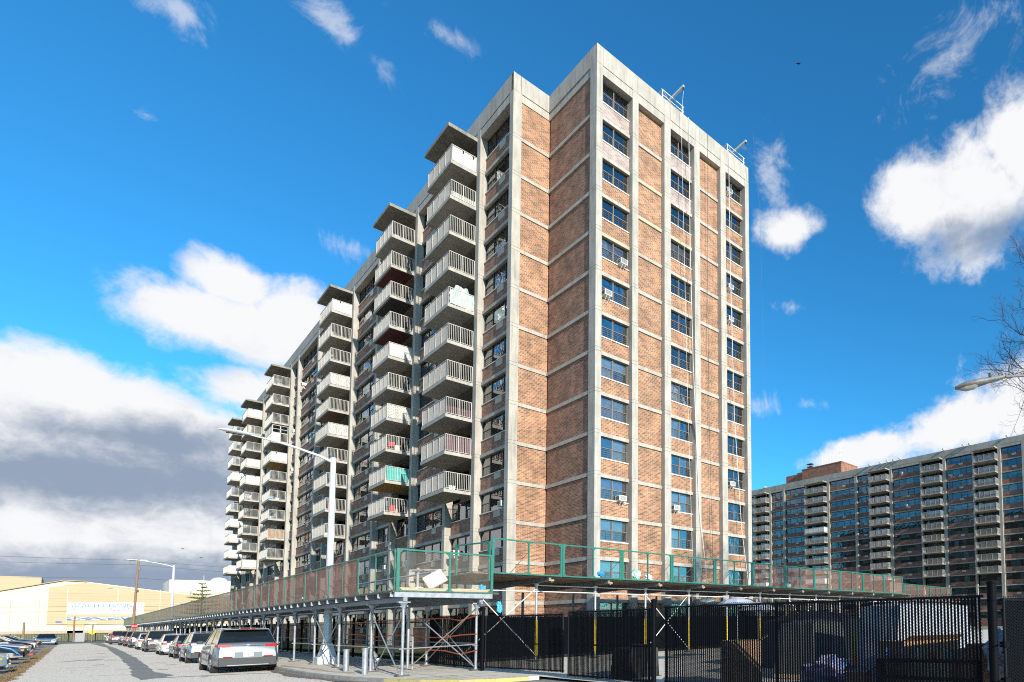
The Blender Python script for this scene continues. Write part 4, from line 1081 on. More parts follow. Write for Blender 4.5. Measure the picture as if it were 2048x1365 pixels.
while x < 25:
    L = g.uniform(.8, 3.0); dk.box(x, x + L, -7.9 + g.uniform(0, .5), -7.55, 3.79, 3.83 + g.uniform(0, .05)); x += L + g.uniform(0, .8)
    dk.box(x, x + g.uniform(1, 2.6), -3.9 + g.uniform(0, .4), -3.6, 3.79, 3.98 + g.uniform(0, .1))
dk.build('loose_planks', PLANK, shed2)
pm3 = panel_mesh('barrier_panel', 3.05, 1.47, [1.53], GREEN)
n3 = net_mesh('netting', .08, 2.98, 1.47, NETR, 4)
for i in range(11):
    o = inst('barrier_panel', pm3, shed2, (-9.72 + 3.07 * i, -8.32, 3.76))
    if i >= 5: inst('netting', n3, o)
    MB().tube((1.5, .06, .95), (1.1, .95, .02), .012).tube((3.0, .06, .95), (2.6, .95, .02), .012).build('stay_rod', mat('rusty rod', (.22, .10, .06), .8) if i < 5 else GALV, o)
o = inst('barrier_panel', panel_mesh('barrier_panel', 2.2, 1.62, [], GREEN), shed2, (-9.78, -8.3, 3.45), (R(0), R(0), R(103)))
# its far continuation
shed3 = empty('sidewalk_shed', (0, 0, 0), 0, 'far short run of green shed barrier beyond the end of the open shed', 'sidewalk shed', 'sidewalk sheds around the tower')
for i in range(5):
    o = inst('barrier_panel', pm3, shed3, (27.2 + 3.07 * i, -5.2 + .2 * i, 3.6), R(4)); inst('netting', n3, o)
MB().box(26.5, 42.8, -5.3, -2.6, 3.4, 3.56).build('deck_planks', PLANK, shed3)
for i in range(6): inst('post', post2, shed3, (27.4 + 3.0 * i, -4.6, 0))

# litter lying on and stuck in the sheds
b = MB().box(-.34, .34, -.035, .035, -.24, .24)
tag(b.build('foam_cushion', mat('pale foam', (.80, .76, .62), .9, var=.06), None, (-12.52, -10.46, 3.27), (0, R(-33), 0), bevel=.03), 'pale square foam cushion lying against the plastic sheet of the shed corner', 'cushion')
def crumple(name, loc, size, material, label, cat, seed, flat=.7):
    g_ = random.Random(seed); bm = bmesh.new(); bmesh.ops.create_icosphere(bm, subdivisions=3, radius=1)
    for v in bm.verts:
        k_ = 1 + g_.uniform(-.28, .3); v.co = Vector((v.co.x * size * k_, v.co.y * size * k_ * .7, v.co.z * size * flat * k_))
    me = bpy.data.meshes.new(name); bm.to_mesh(me); bm.free(); me.materials.append(material)
    return tag(inst(name, me, None, loc), label, cat)
BAGB = mat('light blue plastic bag', (.06, .42, .70), .4, var=.2); BAGW = mat('white plastic bag', (.75, .77, .78), .4)
crumple('plastic_bag', (-10.95, -10.44, 2.99), .13, BAGB, 'light blue plastic bag caught at the right end of the shed corner', 'bag', 1, 1.1)
crumple('plastic_bag', (-4.6, -8.1, 4.02), .16, mat('blue plastic bag', (.03, .25, .62), .4), 'bright blue plastic bag on the plank deck of the open shed', 'bag', 2, .8)
b = crumple('plastic_bag', (-2.6, -8.1, 4.1), .22, mat('green and white bag', (.70, .78, .74), .4, color2=(.02, .45, .25), scale=4), 'green and white shopping bag leaning on the open shed barrier', 'bag', 3, 1.25)
crumple('plastic_bag', (-1.75, -8.0, 3.98), .2, BAGW, 'round white bag beside the green and white bag on the deck', 'bag', 4, .75)
crumple('plastic_bag', (-12.95, -10.3, 2.93), .12, mat('crumpled clear plastic', (.7, .75, .8), .3), 'crumpled clear plastic on the left of the foam cushion', 'bag', 5, .55)
crumple('plastic_bag', (9.3, -8.0, 3.95), .25, mat('seafoam bag', (.28, .58, .52), .5), 'pale seafoam bag on the far part of the open shed deck', 'bag', 6, .5)
crumple('plastic_bag', (-13.6, 2.2, 3.05), .14, mat('sky blue bag', (.35, .62, .80), .5), 'sky blue bag behind the brown netting near the lamp pole', 'bag', 7, .5)
crumple('plastic_bag', (-9.78, -9.2, 2.35), .1, BAGB, 'turquoise plastic bag tied around the slanting white pipe', 'bag', 8, 2.2)
crumple('plastic_bag', (4.2, -5.9, 3.0), .5, BAGW, 'heap of white plastic hanging under the right part of the open shed', 'bag', 9, .3)
crumple('plastic_bag', (7.5, -5.9, 3.0), .6, BAGW, 'second low heap of white plastic under the open shed', 'bag', 10, .2)

# ------------------------------------------------------------------ fences
slat_mesh = {}
def slat_fence(name, p0, p1, h, label, cat, group, z0=.06, pitch=.066, frame=False, single=True, top=True, posts=()):
    p0, p1 = Vector((*p0, 0)), Vector((*p1, 0)); L = (p1 - p0).length; a = math.atan2(p1.y - p0.y, p1.x - p0.x)
    root = empty(name, p0, a, label, cat, group)
    key = round(h - z0, 2)
    if key not in slat_mesh: slat_mesh[key] = MB().box(-.0205, .0205, -.004, .004, 0, h - z0 - .07).mesh('slat', SLAT)
    n = int(L / pitch); g_ = random.Random(n)
    for i in range(n):
        inst('slat', slat_mesh[key], root, (.04 + (i + .5) * (L - .08) / n, g_.uniform(-.003, .003), z0 + .02 + g_.uniform(-.015, .005)))
    w = MB(); rows = int((h - z0) / .062)
    for i in range(n + 1):
        x = .04 + i * (L - .08) / n
        for j in range(rows):
            z = z0 + (j + (.5 if i % 2 else 0)) * .062
            w.add([(x - .013, -.007, z), (x + .013, -.007, z + .014), (x + .013, -.007, z + .024), (x - .013, -.007, z + .010)], [(0, 1, 2, 3)])
            w.add([(x - .034, -.009, z - .028), (x - .002, -.009, z + .002), (x + .002, -.009, z - .002), (x - .03, -.009, z - .032)], [(0, 1, 2, 3)])
            w.add([(x + .034, -.009, z - .028), (x + .002, -.009, z + .002), (x - .002, -.009, z - .002), (x + .03, -.009, z - .032)], [(0, 1, 2, 3)])
        if top:
            w.bar((x - .03, 0, h - .02), (x, 0, h + .035), .006, .006); w.bar((x, 0, h + .035), (x + .03, 0, h - .02), .006, .006)
    tag(w.build('chain_link', BLACK, root), kind='stuff')
    MB().tube((0, .03, h - .03), (L, .03, h - .03), .025).build('top_rail', BLACK, root)
    MB().tube((0, .03, z0 + .05), (L, .03, z0 + .05), .018).build('bottom_rail', BLACK, root)
    if frame:
        MB().tube((.02, 0, z0), (.02, 0, h), .03).build('gate_upright', BLACK, root); MB().tube((L - .02, 0, z0), (L - .02, 0, h), .03).build('gate_upright', BLACK, root)
        MB().tube((0, .03, h * .5), (L, .03, h * .5), .022).build('middle_rail', BLACK, root)
    for t in posts: MB().tube((t, .06, 0), (t, .06, h + .03), .032, n=10).build('post', BLACK, root)
    return root
FG = 'black slatted chain link fences and gates'
slat_fence('slatted_fence', (-10.92, -5.3), (-10.96, -10.55), 2.03, 'black slatted fence section behind the near end of the long shed', 'fence', FG, posts=(2.6,))
def fence_post(x, y, r, h, label):
    b = MB().tube((0, 0, -.1), (0, 0, h), r, n=16).lathe([(r, h), (r + .012, h), (r + .012, h + .04), (r * .3, h + .07)], n=16)
    for z in (.45, 1.05, 1.6, 1.95): b.lathe([(r, z), (r + .008, z), (r + .008, z + .03), (r, z + .03)], n=16)
    return tag(b.build('fence_post', BLACKP, None, (x, y, 0), smooth=True), label, 'fence post', 'thick round black fence posts')
fence_post(-11.02, -10.74, .062, 2.24, 'black gate post at the left end of the two gate leaves')
slat_fence('gate_leaf', (-11.0, -10.92), (-10.55, -15.5), 1.98, 'left leaf of the black slatted double gate', 'gate', FG, z0=.1, frame=True)
slat_fence('gate_leaf', (-10.82, -16.28), (-10.74, -20.25), 2.03, 'right leaf of the black slatted double gate', 'gate', FG, z0=.04, frame=True)
fence_post(-10.75, -20.42, .068, 2.2, 'thick black post between the double gate and the long front fence')
slat_fence('slatted_fence', (-10.66, -20.72), (-9.8, -29.0), 2.07, 'long black slatted front fence nearest the camera at the lower right', 'fence', FG, posts=(.05, 3.6), pitch=.067)
fence_post(-9.78, -29.16, .085, 2.26, 'thickest black post at the right end of the front fence')
gr = slat_fence('gate_leaf', (-9.62, -29.3), (-6.2, -29.75), 2.0, 'black slatted gate leaf at the far right edge of the view', 'gate', FG, z0=.05, frame=True)
MB().tube((0, .03, 1.78), (3.4, .03, 1.78), .025).build('upper_rail', BLACK, gr)
gs = MB().box(.1, 3.4, .04, .05, .1, 1.95).build('backing_sheet', SLAT, gr)
lt = MB().box(-.1, .1, -.05, .05, -.05, .05).tube((-.05, 0, 0), (-.25, 0, .0), .015).build('hinge', BLACKP, gr, (-.02, -.02, 1.15)); inst('hinge', lt.data, gr, (-.02, -.02, .5))
# picket fence along the lawn
pf = empty('picket_fence', (-10.6, -5.2, 0), R(90), 'black metal picket fence along the lawn under the long shed', 'fence')
pk = MB()
for i in range(33): pk.box(.06 + i * .12 - .008, .06 + i * .12 + .008, -.008, .008, .06, 2.0)
pk = pk.mesh('pickets', BLACKP); rl = MB().box(0, 4, -.02, .02, .2, .24).box(0, 4, -.02, .02, 1.8, 1.84).mesh('rail', BLACKP); pp = MB().box(-.05, .05, -.05, .05, 0, 2.15).box(-.06, .06, -.06, .06, 2.15, 2.18).mesh('post', BLACKP)
for i in range(28):
    tag(inst('pickets', pk, pf, (i * 4.0, 0, 0)), kind='stuff'); inst('rail', rl, pf, (i * 4.0, 0, 0)); inst('post', pp, pf, (i * 4.0, 0, 0))
# orange tape strung between the shed posts
for z, lb in ((1.9, 'highest orange tape strung along the fence under the shed'), (1.22, 'middle orange tape strung along the fence under the shed'), (.62, 'lowest orange tape strung along the fence under the shed')):
    ps = []
    for i, y in enumerate([-10.5, -9, -7.6, -5.5, -3.4, -1.2, 1, 3.5, 6]): ps.append(Vector((-11.12, y, z + .07 * math.sin(i * 1.9 + z * 5) + (.12 if i == 0 else 0))))
    b = MB()
    for a, c in zip(ps, ps[1:]): b.hexa([a + Vector((0, 0, -.022)), a + Vector((.004, 0, -.022)), c + Vector((.004, 0, -.022)), c + Vector((0, 0, -.022))], [a + Vector((0, 0, .022)), a + Vector((.004, 0, .022)), c + Vector((.004, 0, .022)), c + Vector((0, 0, .022))])
    tag(b.build('barrier_tape', TAPE), lb, 'tape', 'orange tapes under the shed')
# dark screen fence at the back of the yard
sf = empty('screen_fence', (-9.3, -5.6, 0), 0, 'dark screened fence standing at the back of the yard behind the gates', 'fence')
for i in range(9):
    MB().box(0, 2.9, 0, .02, .15, 2.0).build('screen_panel', SLAT, sf, (i * 2.95, 0, 0)); MB().tube((0, 0, 0), (0, 0, 2.1), .03).build('post', BLACKP, sf, (i * 2.95 - .03, -.04, 0))

# ------------------------------------------------------------------ things in the yard behind the front fence
def prism_cover(name, loc, w, d, h, material, label, cat, seed, domed=.35):
    g_ = random.Random(seed); n, k = 14, 10; vs = []
    for i in range(n + 1):
        for j in range(k + 1):
            x = (i / n - .5) * w; y = (j / k - .5) * d
            e = max(abs(i / n - .5), abs(j / k - .5)) * 2
            z = h * (1 - domed * e * e) if e < .98 else 0
            vs.append((x + g_.uniform(-.02, .02), y + g_.uniform(-.02, .02), z + g_.uniform(-.02, .02)))
    b = MB(); b.add(vs, [(i * (k + 1) + j, (i + 1) * (k + 1) + j, (i + 1) * (k + 1) + j + 1, i * (k + 1) + j + 1) for i in range(n) for j in range(k)])
    return tag(b.build(name, material, None, loc), label, cat)
GREYT = mat('grey blue tarpaulin', (.36, .39, .45), .7, var=.12)
def umbrella(x, y, r, z, label):
    t = empty('parasol', (x, y, 0), 0, label, 'parasol', 'grey parasols behind the front fence')
    b = MB(); vs = [(0, 0, z)]; n = 8
    for i in range(n): a = 6.283 * i / n; vs.append((r * .55 * math.cos(a), r * .55 * math.sin(a), z - .1))
    for i in range(n): a = 6.283 * i / n; vs.append((r * math.cos(a), r * math.sin(a), z - .38))
    b.add(vs, [(0, 1 + i, 1 + (i + 1) % n) for i in range(n)] + [(1 + i, 9 + i, 9 + (i + 1) % n, 1 + (i + 1) % n) for i in range(n)])
    b.build('canopy', GREYT, t); MB().tube((0, 0, 0), (0, 0, z), .025).build('pole', GALV, t)
umbrella(-3.4, -16.1, .95, 2.62, 'grey parasol whose top shows above the front fence, left of two')
umbrella(-1.2, -15.2, .9, 2.5, 'grey parasol whose top shows above the front fence, right of two')
t = empty('pallet_stack', (-6.0, -25.6, 0), R(-8), 'tall white sheeted stack glowing through the right part of the front fence', 'stack')
prism_cover('sheeting', (0, 0, .12), 3.6, 1.6, 1.95, mat('grey white sheeting', (.42, .44, .47), .7, color2=(.30, .32, .36), scale=2.2, stretch=(1, 1, 3)), None, None, 5, .06).parent = t
MB().box(-1.8, 1.8, -.8, .8, 0, .12).build('pallet', TIMBER, t)
t = empty('pallet_stack', (-6.4, -22.3, 0), R(10), 'dark sheeted stack behind the middle of the front fence', 'stack')
prism_cover('sheeting', (0, 0, .12), 2.2, 1.4, 1.55, mat('dark olive sheet', (.09, .10, .10), .8, var=.2), None, None, 6, .1).parent = t
MB().box(-1.1, 1.1, -.7, .7, 0, .12).build('pallet', TIMBER, t)
def carton(x, y, rz, w, d, h, label, tilt=0.0, m=CARD):
    o = MB().box(-w / 2, w / 2, -d / 2, d / 2, 0, h).hexa([(-w / 2, -d / 2, h), (w / 2, -d / 2, h), (w / 2, -d / 2 + .01, h), (-w / 2, -d / 2 + .01, h)], [(-w / 2, -d / 2 - .2, h + .12), (w / 2, -d / 2 - .2, h + .12), (w / 2, -d / 2 - .19, h + .13), (-w / 2, -d / 2 - .19, h + .13)]).build('cardboard_box', m, None, (x, y, .0 + .35 * abs(tilt)), (0, tilt, rz))
    return tag(o, label, 'box', 'cardboard boxes behind the front fence')
carton(-9.4, -22.3, R(45), 1.0, 1.0, 1.15, 'big brown box behind the left part of the front fence, corner towards the camera')
carton(-8.0, -26.7, R(-15), 1.8, .8, 1.15, 'wide brown box behind the right part of the front fence')
carton(-8.3, -28.3, R(-40), 1.1, .7, 1.0, 'upright brown box nearest the thickest black post')
carton(-8.9, -25.6, R(20), .5, .5, .45, 'small brown box behind the middle of the front fence')
t = empty('shelf_unit', (-8.95, -27.4, 0), R(-80), 'low black shelf holding bottles behind the right part of the front fence', 'shelf')
MB().box(-1.1, 1.1, -.2, .2, .72, .78).build('board', BLACKP, t); MB().box(-1.1, 1.1, -.2, .2, .36, .40).build('board', BLACKP, t)
MB().box(-1.1, -1.05, -.2, .2, 0, .72).build('side_panel', BLACKP, t); MB().box(1.05, 1.1, -.2, .2, 0, .72).build('side_panel', BLACKP, t)
BOT = [((.1, .25, .75), 'blue'), ((.75, .25, .55), 'pink'), ((.8, .8, .8), 'white'), ((.6, .05, .05), 'red'), ((.05, .5, .55), 'teal'), ((.75, .4, .1), 'amber')]
gb = random.Random(12)
for i in range(6):
    c, nm = BOT[i]
    mm = mat(nm + ' bottle plastic', c, .4)
    v = Vector((-8.95, -27.4, 0)) + Matrix.Rotation(R(-80), 3, 'Z') @ Vector((-.9 + i * .34, 0, .78))
    tag(MB().lathe([(.045, 0), (.05, .02), (.05, .15), (.02, .2), (.02, .24)], n=10).build('bottle', mm, None, v, smooth=True), nm + ' plastic bottle on the black shelf behind the front fence', 'bottle', 'bottles on the black shelf')
crumple('tarpaulin_heap', (-8.7, -24.6, .35), .75, mat('blue and pink plastic', (.08, .25, .55), .5, color2=(.55, .35, .45), scale=2.5), 'heap of blue and pink plastic behind the middle of the front fence', 'heap', 21, .5)
crumple('bag_pile', (-8.6, -28.9, .9), .45, mat('blue black bags', (.12, .22, .38), .4, color2=(.6, .6, .62), scale=5), 'pile of dark blue and white bags beside the thickest post', 'bags', 22, 1.0)
tag(MB().lathe([(.16, 0), (.16, .02), (.11, .03), (.03, .7), (.02, .72)], n=14).build('traffic_cone', mat('orange cone rubber', (.85, .16, .02), .5), None, (-6.6, -24.0, 0)), 'orange traffic cone between the two sheeted stacks', 'cone')
tag(MB().tube((0, 0, 0), (0, 0, 1.25), .06).build('bollard', mat('yellow bollard paint', (.8, .6, .02), .5), None, (-6.1, -23.6, 0)), 'slim yellow bollard beside the orange cone', 'bollard')
prism_cover('covered_bin', (-9.3, -17.6, 0), 1.2, 1.0, 1.0, mat('black bin cover', (.01, .01, .012), .5), 'black covered bin standing behind the right gate leaf', 'bin', 31, .2)
prism_cover('covered_machine', (-2.6, -19.6, 0), 4.6, 2.2, 2.0, mat('black tarpaulin', (.012, .013, .017), .6), 'bulky machine under a black tarpaulin behind the front fence', 'machine', 32, .25)

# ------------------------------------------------------------------ street furniture
def street_lamp(x, y, label, head_dx=-3.8):
    t = empty('street_lamp', (x, y, 0), 0, label, 'street lamp', 'grey street lamps along the pavement')
    b = MB(); b.hexa([(-.42, -.42, 0), (.42, -.42, 0), (.42, .42, 0), (-.42, .42, 0)], [(-.42, -.42, .33), (.42, -.42, .33), (.42, .42, .33), (-.42, .42, .33)])
    b.hexa([(-.3, -.3, .33), (.3, -.3, .33), (.3, .3, .33), (-.3, .3, .33)], [(-.17, -.17, .95), (.17, -.17, .95), (.17, .17, .95), (-.17, .17, .95)])
    b.build('concrete_base', LAMPG, t, bevel=.02)
    MB().lathe([(.165, .9), (.14, 3.5), (.105, 9.35), (.12, 9.36), (.12, 9.5), (.03, 9.55)], n=8).build('pole', LAMPG, t)
    ps = [Vector((0, 0, 9.3)), Vector((-.5, 0, 9.5)), Vector((-1.4, 0, 9.72)), Vector((-2.2, 0, 9.86)), Vector((-2.9, 0, 9.93))]
    b = MB()
    for i, (a, c) in enumerate(zip(ps, ps[1:])): b.tube(a, c, .07 - i * .01, .06 - i * .01, 8)
    b.build('arm', LAMPG, t)
    b = MB(); prof = [(-2.8, .05, .05), (-3.0, .10, .07), (-3.3, .16, .08), (-3.6, .15, .07), (-3.85, .03, .03)]
    n = 10; vs = []
    for px_, w_, h_ in prof:
        for i in range(n): a = 6.283 * i / n; vs.append((px_, w_ * math.cos(a), 9.96 + h_ * math.sin(a)))
    b.add(vs, [(k * n + i, k * n + (i + 1) % n, (k + 1) * n + (i + 1) % n, (k + 1) * n + i) for k in range(4) for i in range(n)] + [tuple(range(n)), tuple(4 * n + i for i in range(n - 1, -1, -1))])
    h_ = b.build('lamp_head', LAMPG, t, smooth=True)
    MB().lathe([(.04, 0), (.04, .09)], (-3.25, 0, 10.02), 8).build('photocell', PLAST, h_)
    MB().box(-3.62, -3.1, -.09, .09, 9.86, 9.885).build('lens', PLAST, h_)
    return t
street_lamp(-13.1, .55, 'tall grey street lamp with concrete pyramid base nearest the camera, behind the silver car')
street_lamp(-13.1, 71.3, 'second grey street lamp, rising over the brown netting')
street_lamp(-13.1, 143.7, 'farthest small grey street lamp, beside the utility pole')
# no-standing sign on the nearest lamp
sg = empty('street_sign', (-13.2, .3, 2.85), 0, 'red and white parking sign fixed to the nearest lamp pole under the shed', 'sign')
MB().box(-.17, .17, -.01, .01, -.24, .24).build('sign_plate', mat('sign white', (.75, .73, .7), .5), sg)
MB().lathe([(.09, -.014), (.09, -.011)], n=18).build('red_disc', RED, sg, (0, 0, .12), (R(90), 0, 0)); 
MB().box(-.13, .13, -.0135, -.0105, -.14, -.11).add([(-.15, -.0135, -.125), (-.09, -.0135, -.16), (-.09, -.0135, -.09)], [(0, 1, 2)]).build('red_arrow', RED, sg)
# right lamp close to the camera
t = empty('street_lamp', (-3.9, -31.9, 0), 0, 'weathered cobra head street lamp reaching in from the right edge against the sky', 'street lamp')
W0 = Vector((-3.9, -31.9, 0))
A0, A1, T0, T1 = Vector((-4.0, -31.8, 7.45)), Vector((-6.65, -28.47, 7.34)), Vector((-6.80, -28.28, 7.30)), Vector((-7.40, -27.53, 7.08))
MB().tube(A0 - W0, (A0 + A1) / 2 - W0 + Vector((0, 0, .03)), .04, .036).tube((A0 + A1) / 2 - W0 + Vector((0, 0, .03)), A1 - W0, .036, .032).build('arm', GALV_D, t)
MB().lathe([(.1, 0), (.07, 7.6)], n=12).build('pole', GALV_D, t)
dv = (T1 - T0).normalized(); sv = dv.cross(Vector((0, 0, 1))).normalized(); uv = sv.cross(dv)
def loftd(name, prof, material, parent, n=14, smooth=True):
    b = MB(); vs = []
    for s_, w_, zt_, zb_ in prof:
        c_ = T0 + dv * s_ - W0
        for i in range(n):
            a = 6.283 * i / n; zz = zt_ * math.sin(a) if math.sin(a) > 0 else zb_ * math.sin(a)
            vs.append(c_ + sv * (w_ * math.cos(a)) + uv * zz)
    k = len(prof)
    b.add(vs, [(q * n + i, q * n + (i + 1) % n, (q + 1) * n + (i + 1) % n, (q + 1) * n + i) for q in range(k - 1) for i in range(n)] + [tuple(range(n)), tuple((k - 1) * n + i for i in range(n - 1, -1, -1))])
    return b.build(name, material, parent, smooth=smooth)
hd = loftd('lamp_head', [(-.22, .04, .035, .035), (-.05, .06, .05, .05), (.15, .09, .07, .07), (.4, .14, .085, .09), (.65, .16, .085, .07), (.85, .14, .07, .05), (.98, .07, .04, .03)], mat('weathered lamp housing', (.26, .255, .245), .6, .2, color2=(.13, .12, .11), scale=9), t)
loftd('lens', [(.42, .10, .01, .07), (.55, .12, .01, .13), (.75, .11, .01, .13), (.9, .06, .01, .07)], mat('cloudy lens', (.32, .30, .26), .15, var=.2), hd)
c_ = T0 + dv * .12 - W0 + uv * .07
MB().tube(c_, c_ + Vector((0, 0, .09)), .035).build('photocell', PLAST, hd)
# bollards and hydrant
for x, y, hgt, lb in ((-13.92, -5.97, .83, 'shorter silver steel bollard on the pavement, left of two'), (-13.95, -8.37, .92, 'taller silver steel bollard with capped top, right of two')):
    r = .088
    tag(MB().lathe([(r, -.01), (r, hgt - .07), (r + .015, hgt - .06), (r + .015, hgt - .015), (r * .7, hgt)], n=20).build('bollard', GALV, None, (x, y, 0), smooth=True), lb, 'bollard', 'silver bollards')
hy = empty('fire_hydrant', (-13.25, -6.75, 0), 0, 'small grey fire hydrant behind the silver bollards', 'hydrant')
MB().lathe([(.15, 0), (.15, .05), (.1, .08), (.09, .5), (.12, .52), (.11, .58), (.06, .66), (.03, .68), (.03, .72)], n=14).build('barrel', GALV_D, hy, smooth=True)
MB().tube((-.2, 0, .42), (.2, 0, .42), .05).tube((0, -.2, .38), (0, 0, .38), .06).build('outlet', mat('silver paint', (.45, .46, .47), .5), hy)
MB().path([(-.2, 0, .42), (-.24, -.02, .25), (-.18, -.05, .08), (-.05, -.16, .03)], .01).build('chain', mat('rust brown', (.2, .09, .05), .8), hy)

# ------------------------------------------------------------------ cars
def car(label, x, y, rz, kind, paint, L=4.7, W=1.86, H=1.68, marks=None, group='cars parked along the kerb', name='parked_car', z=-.12, lights='normal'):
    t = empty(name, (x, y, z), rz, label, 'car', group)
    suv = kind == 'suv'; zc = .34; R_ = .40; RA = .385
    ywr, ywf = .95, L - .92
    if suv: prof = [(0, .60 * H), (.05, .655 * H), (.3, .675 * H), (L * .5, .645 * H), (L * .72, .615 * H), (L * .8, .58 * H), (L - .25, .50 * H), (L - .06, .43 * H), (L, .37 * H)]
    else: prof = [(0, .80), (.06, .93), (.25, .98), (1.0, .97), (L * .5, .93), (L * .72, .92), (L - .3, .78), (L - .06, .66), (L, .55)]
    def topz(y_):
        for (a, za), (c, zc_) in zip(prof, prof[1:]):
            if y_ <= c: return za + (zc_ - za) * (y_ - a) / (c - a)
        return prof[-1][1]
    ys = sorted(set([0, .03, .08, .16] + [i * .11 + .25 for i in range(int((L - .45) / .11))] + [L - .16, L - .08, L - .03, L] + [yw + d for yw in (ywr, ywf) for d in (-RA, -RA * .97, -RA * .7, RA * .7, RA * .97, RA)]))
    vs = []; ns = 7
    for y_ in ys:
        e = abs(y_ - L / 2) / (L / 2); f_ = 1 - .13 * e ** 9 - .02 * e ** 2
        w = W / 2 * f_; tz = topz(y_); zb = .24 + .10 * e ** 12
        arch = False
        for yw in (ywr, ywf):
            if abs(y_ - yw) < RA: zb = max(zb, zc + math.sqrt(max(0, RA ** 2 - (y_ - yw) ** 2))); arch = True
        sec = [(w * (.97 if arch else .86), zb), (w * .985, zb + .05), (w, max(.52, zb + .06)), (w * .99, max(.74, zb + .07)), (w * .945, max(tz - .05, zb + .08)), (w * .88, max(tz, zb + .09)), (0, max(tz, zb + .09) + .03)]
        yo = lambda zz: y_ + (max(0, zz - .62) * .24 + max(0, .5 - zz) * .2) * max(0, 1 - y_ / .5) - max(0, zz - .6) * .2 * max(0, 1 - (L - y_) / .5)
        vs += [(a, yo(b_), b_) for a, b_ in sec] + [(-a, yo(b_), b_) for a, b_ in sec[-2::-1]]
    m_ = 2 * ns - 1; n = len(ys)
    fs = [(i * m_ + j, i * m_ + j + 1, (i + 1) * m_ + j + 1, (i + 1) * m_ + j) for i in range(n - 1) for j in range(m_ - 1)]
    fs += [tuple(range(m_ - 1, -1, -1)), tuple((n - 1) * m_ + j for j in range(m_))]
    MB().add(vs, fs).build('body', paint, t, smooth=True)
    MB().box(-W * .4, W * .4, .12, L - .12, .2, .62).build('underbody', BLACKP, t)
    # greenhouse
    if suv: y0, y1, y2, y3 = .20, .78, L - 2.05, L - 1.25
    else: y0, y1, y2, y3 = .75, 1.55, L - 2.2, L - 1.35
    wb, wr, zb0 = W / 2 * .89, W / 2 * .70, (.60 * H if suv else .92)
    MB().hexa([(-wb, y0, zb0), (wb, y0, zb0), (wb, y3, zb0), (-wb, y3, zb0)], [(-wr, y1, H - .04), (wr, y1, H - .04), (wr, y2, H - .04), (-wr, y2, H - .04)]).build('windows', CGLASS, t)
    b = MB(); k = 6; vs = []
    for i in range(k + 1):
        yy_ = y1 - .06 + (y2 - y1 + .1) * i / k; q = 1 - abs(i / k * 2 - 1) ** 3
        for fx in (-1, -.92, -.5, 0, .5, .92, 1): vs.append((fx * (wr + .03), yy_, H - .055 + (.03 if abs(fx) < 1 else 0) + .03 * (1 - fx * fx) + .02 * q))
    b.add(vs, [(i * 7 + j, i * 7 + j + 1, (i + 1) * 7 + j + 1, (i + 1) * 7 + j) for i in range(k) for j in range(6)])
    b.box(-wr - .02, wr + .02, y1 - .05, y2 + .03, H - .075, H - .05)
    b.build('roof', paint, t, smooth=True)
    for s_ in (-1, 1):
        def edge(ya, yb_, wd): MB().hexa([(s_ * (wb - .035), ya - wd, zb0 + .02), (s_ * (wb + .012), ya - wd, zb0 + .02), (s_ * (wb + .012), ya + wd, zb0 + .02), (s_ * (wb - .035), ya + wd, zb0 + .02)],
                                             [(s_ * (wr - .03), yb_ - wd, H - .05), (s_ * (wr + .018), yb_ - wd, H - .05), (s_ * (wr + .018), yb_ + wd, H - .05), (s_ * (wr - .03), yb_ + wd, H - .05)]).build('pillar', paint, t)
        edge(y0 + (.16 if suv else .06), y1 + (.12 if suv else .05), .13 if suv else .07); edge(y3 - .05, y2 - .03, .04)
    for s_ in (-1, 1):
        ym = (y1 + y2) / 2 + .15
        MB().hexa([(s_ * (wb - .03), ym - .04, zb0), (s_ * (wb + .008), ym - .04, zb0), (s_ * (wb + .008), ym + .05, zb0), (s_ * (wb - .03), ym + .05, zb0)], [(s_ * (wr - .03), ym - .04, H - .06), (s_ * (wr + .01), ym - .04, H - .06), (s_ * (wr + .01), ym + .05, H - .06), (s_ * (wr - .03), ym + .05, H - .06)]).build('door_pillar', PLAST, t)
        for yd in (ym, y3 - .25): MB().box(s_ * W / 2 * .995 - .004, s_ * W / 2 * .995 + .004, yd - .006, yd + .006, .38, .88).build('door_seam', PLAST, t)
        for yd in (ym + .12, y3 - .38): MB().box(s_ * W / 2 * .995 - .02, s_ * W / 2 * .995 + .02, yd - .2, yd - .05, .86, .89).build('door_handle', paint, t)
    for s_ in (-1, 1):
        MB().box(-.09, .09, -.06, .06, -.06, .07).build('wing_mirror', paint if not suv else PLAST, t, (s_ * (W / 2 + .07), y3 - .35, .67 * H if suv else 1.0), bevel=.02)
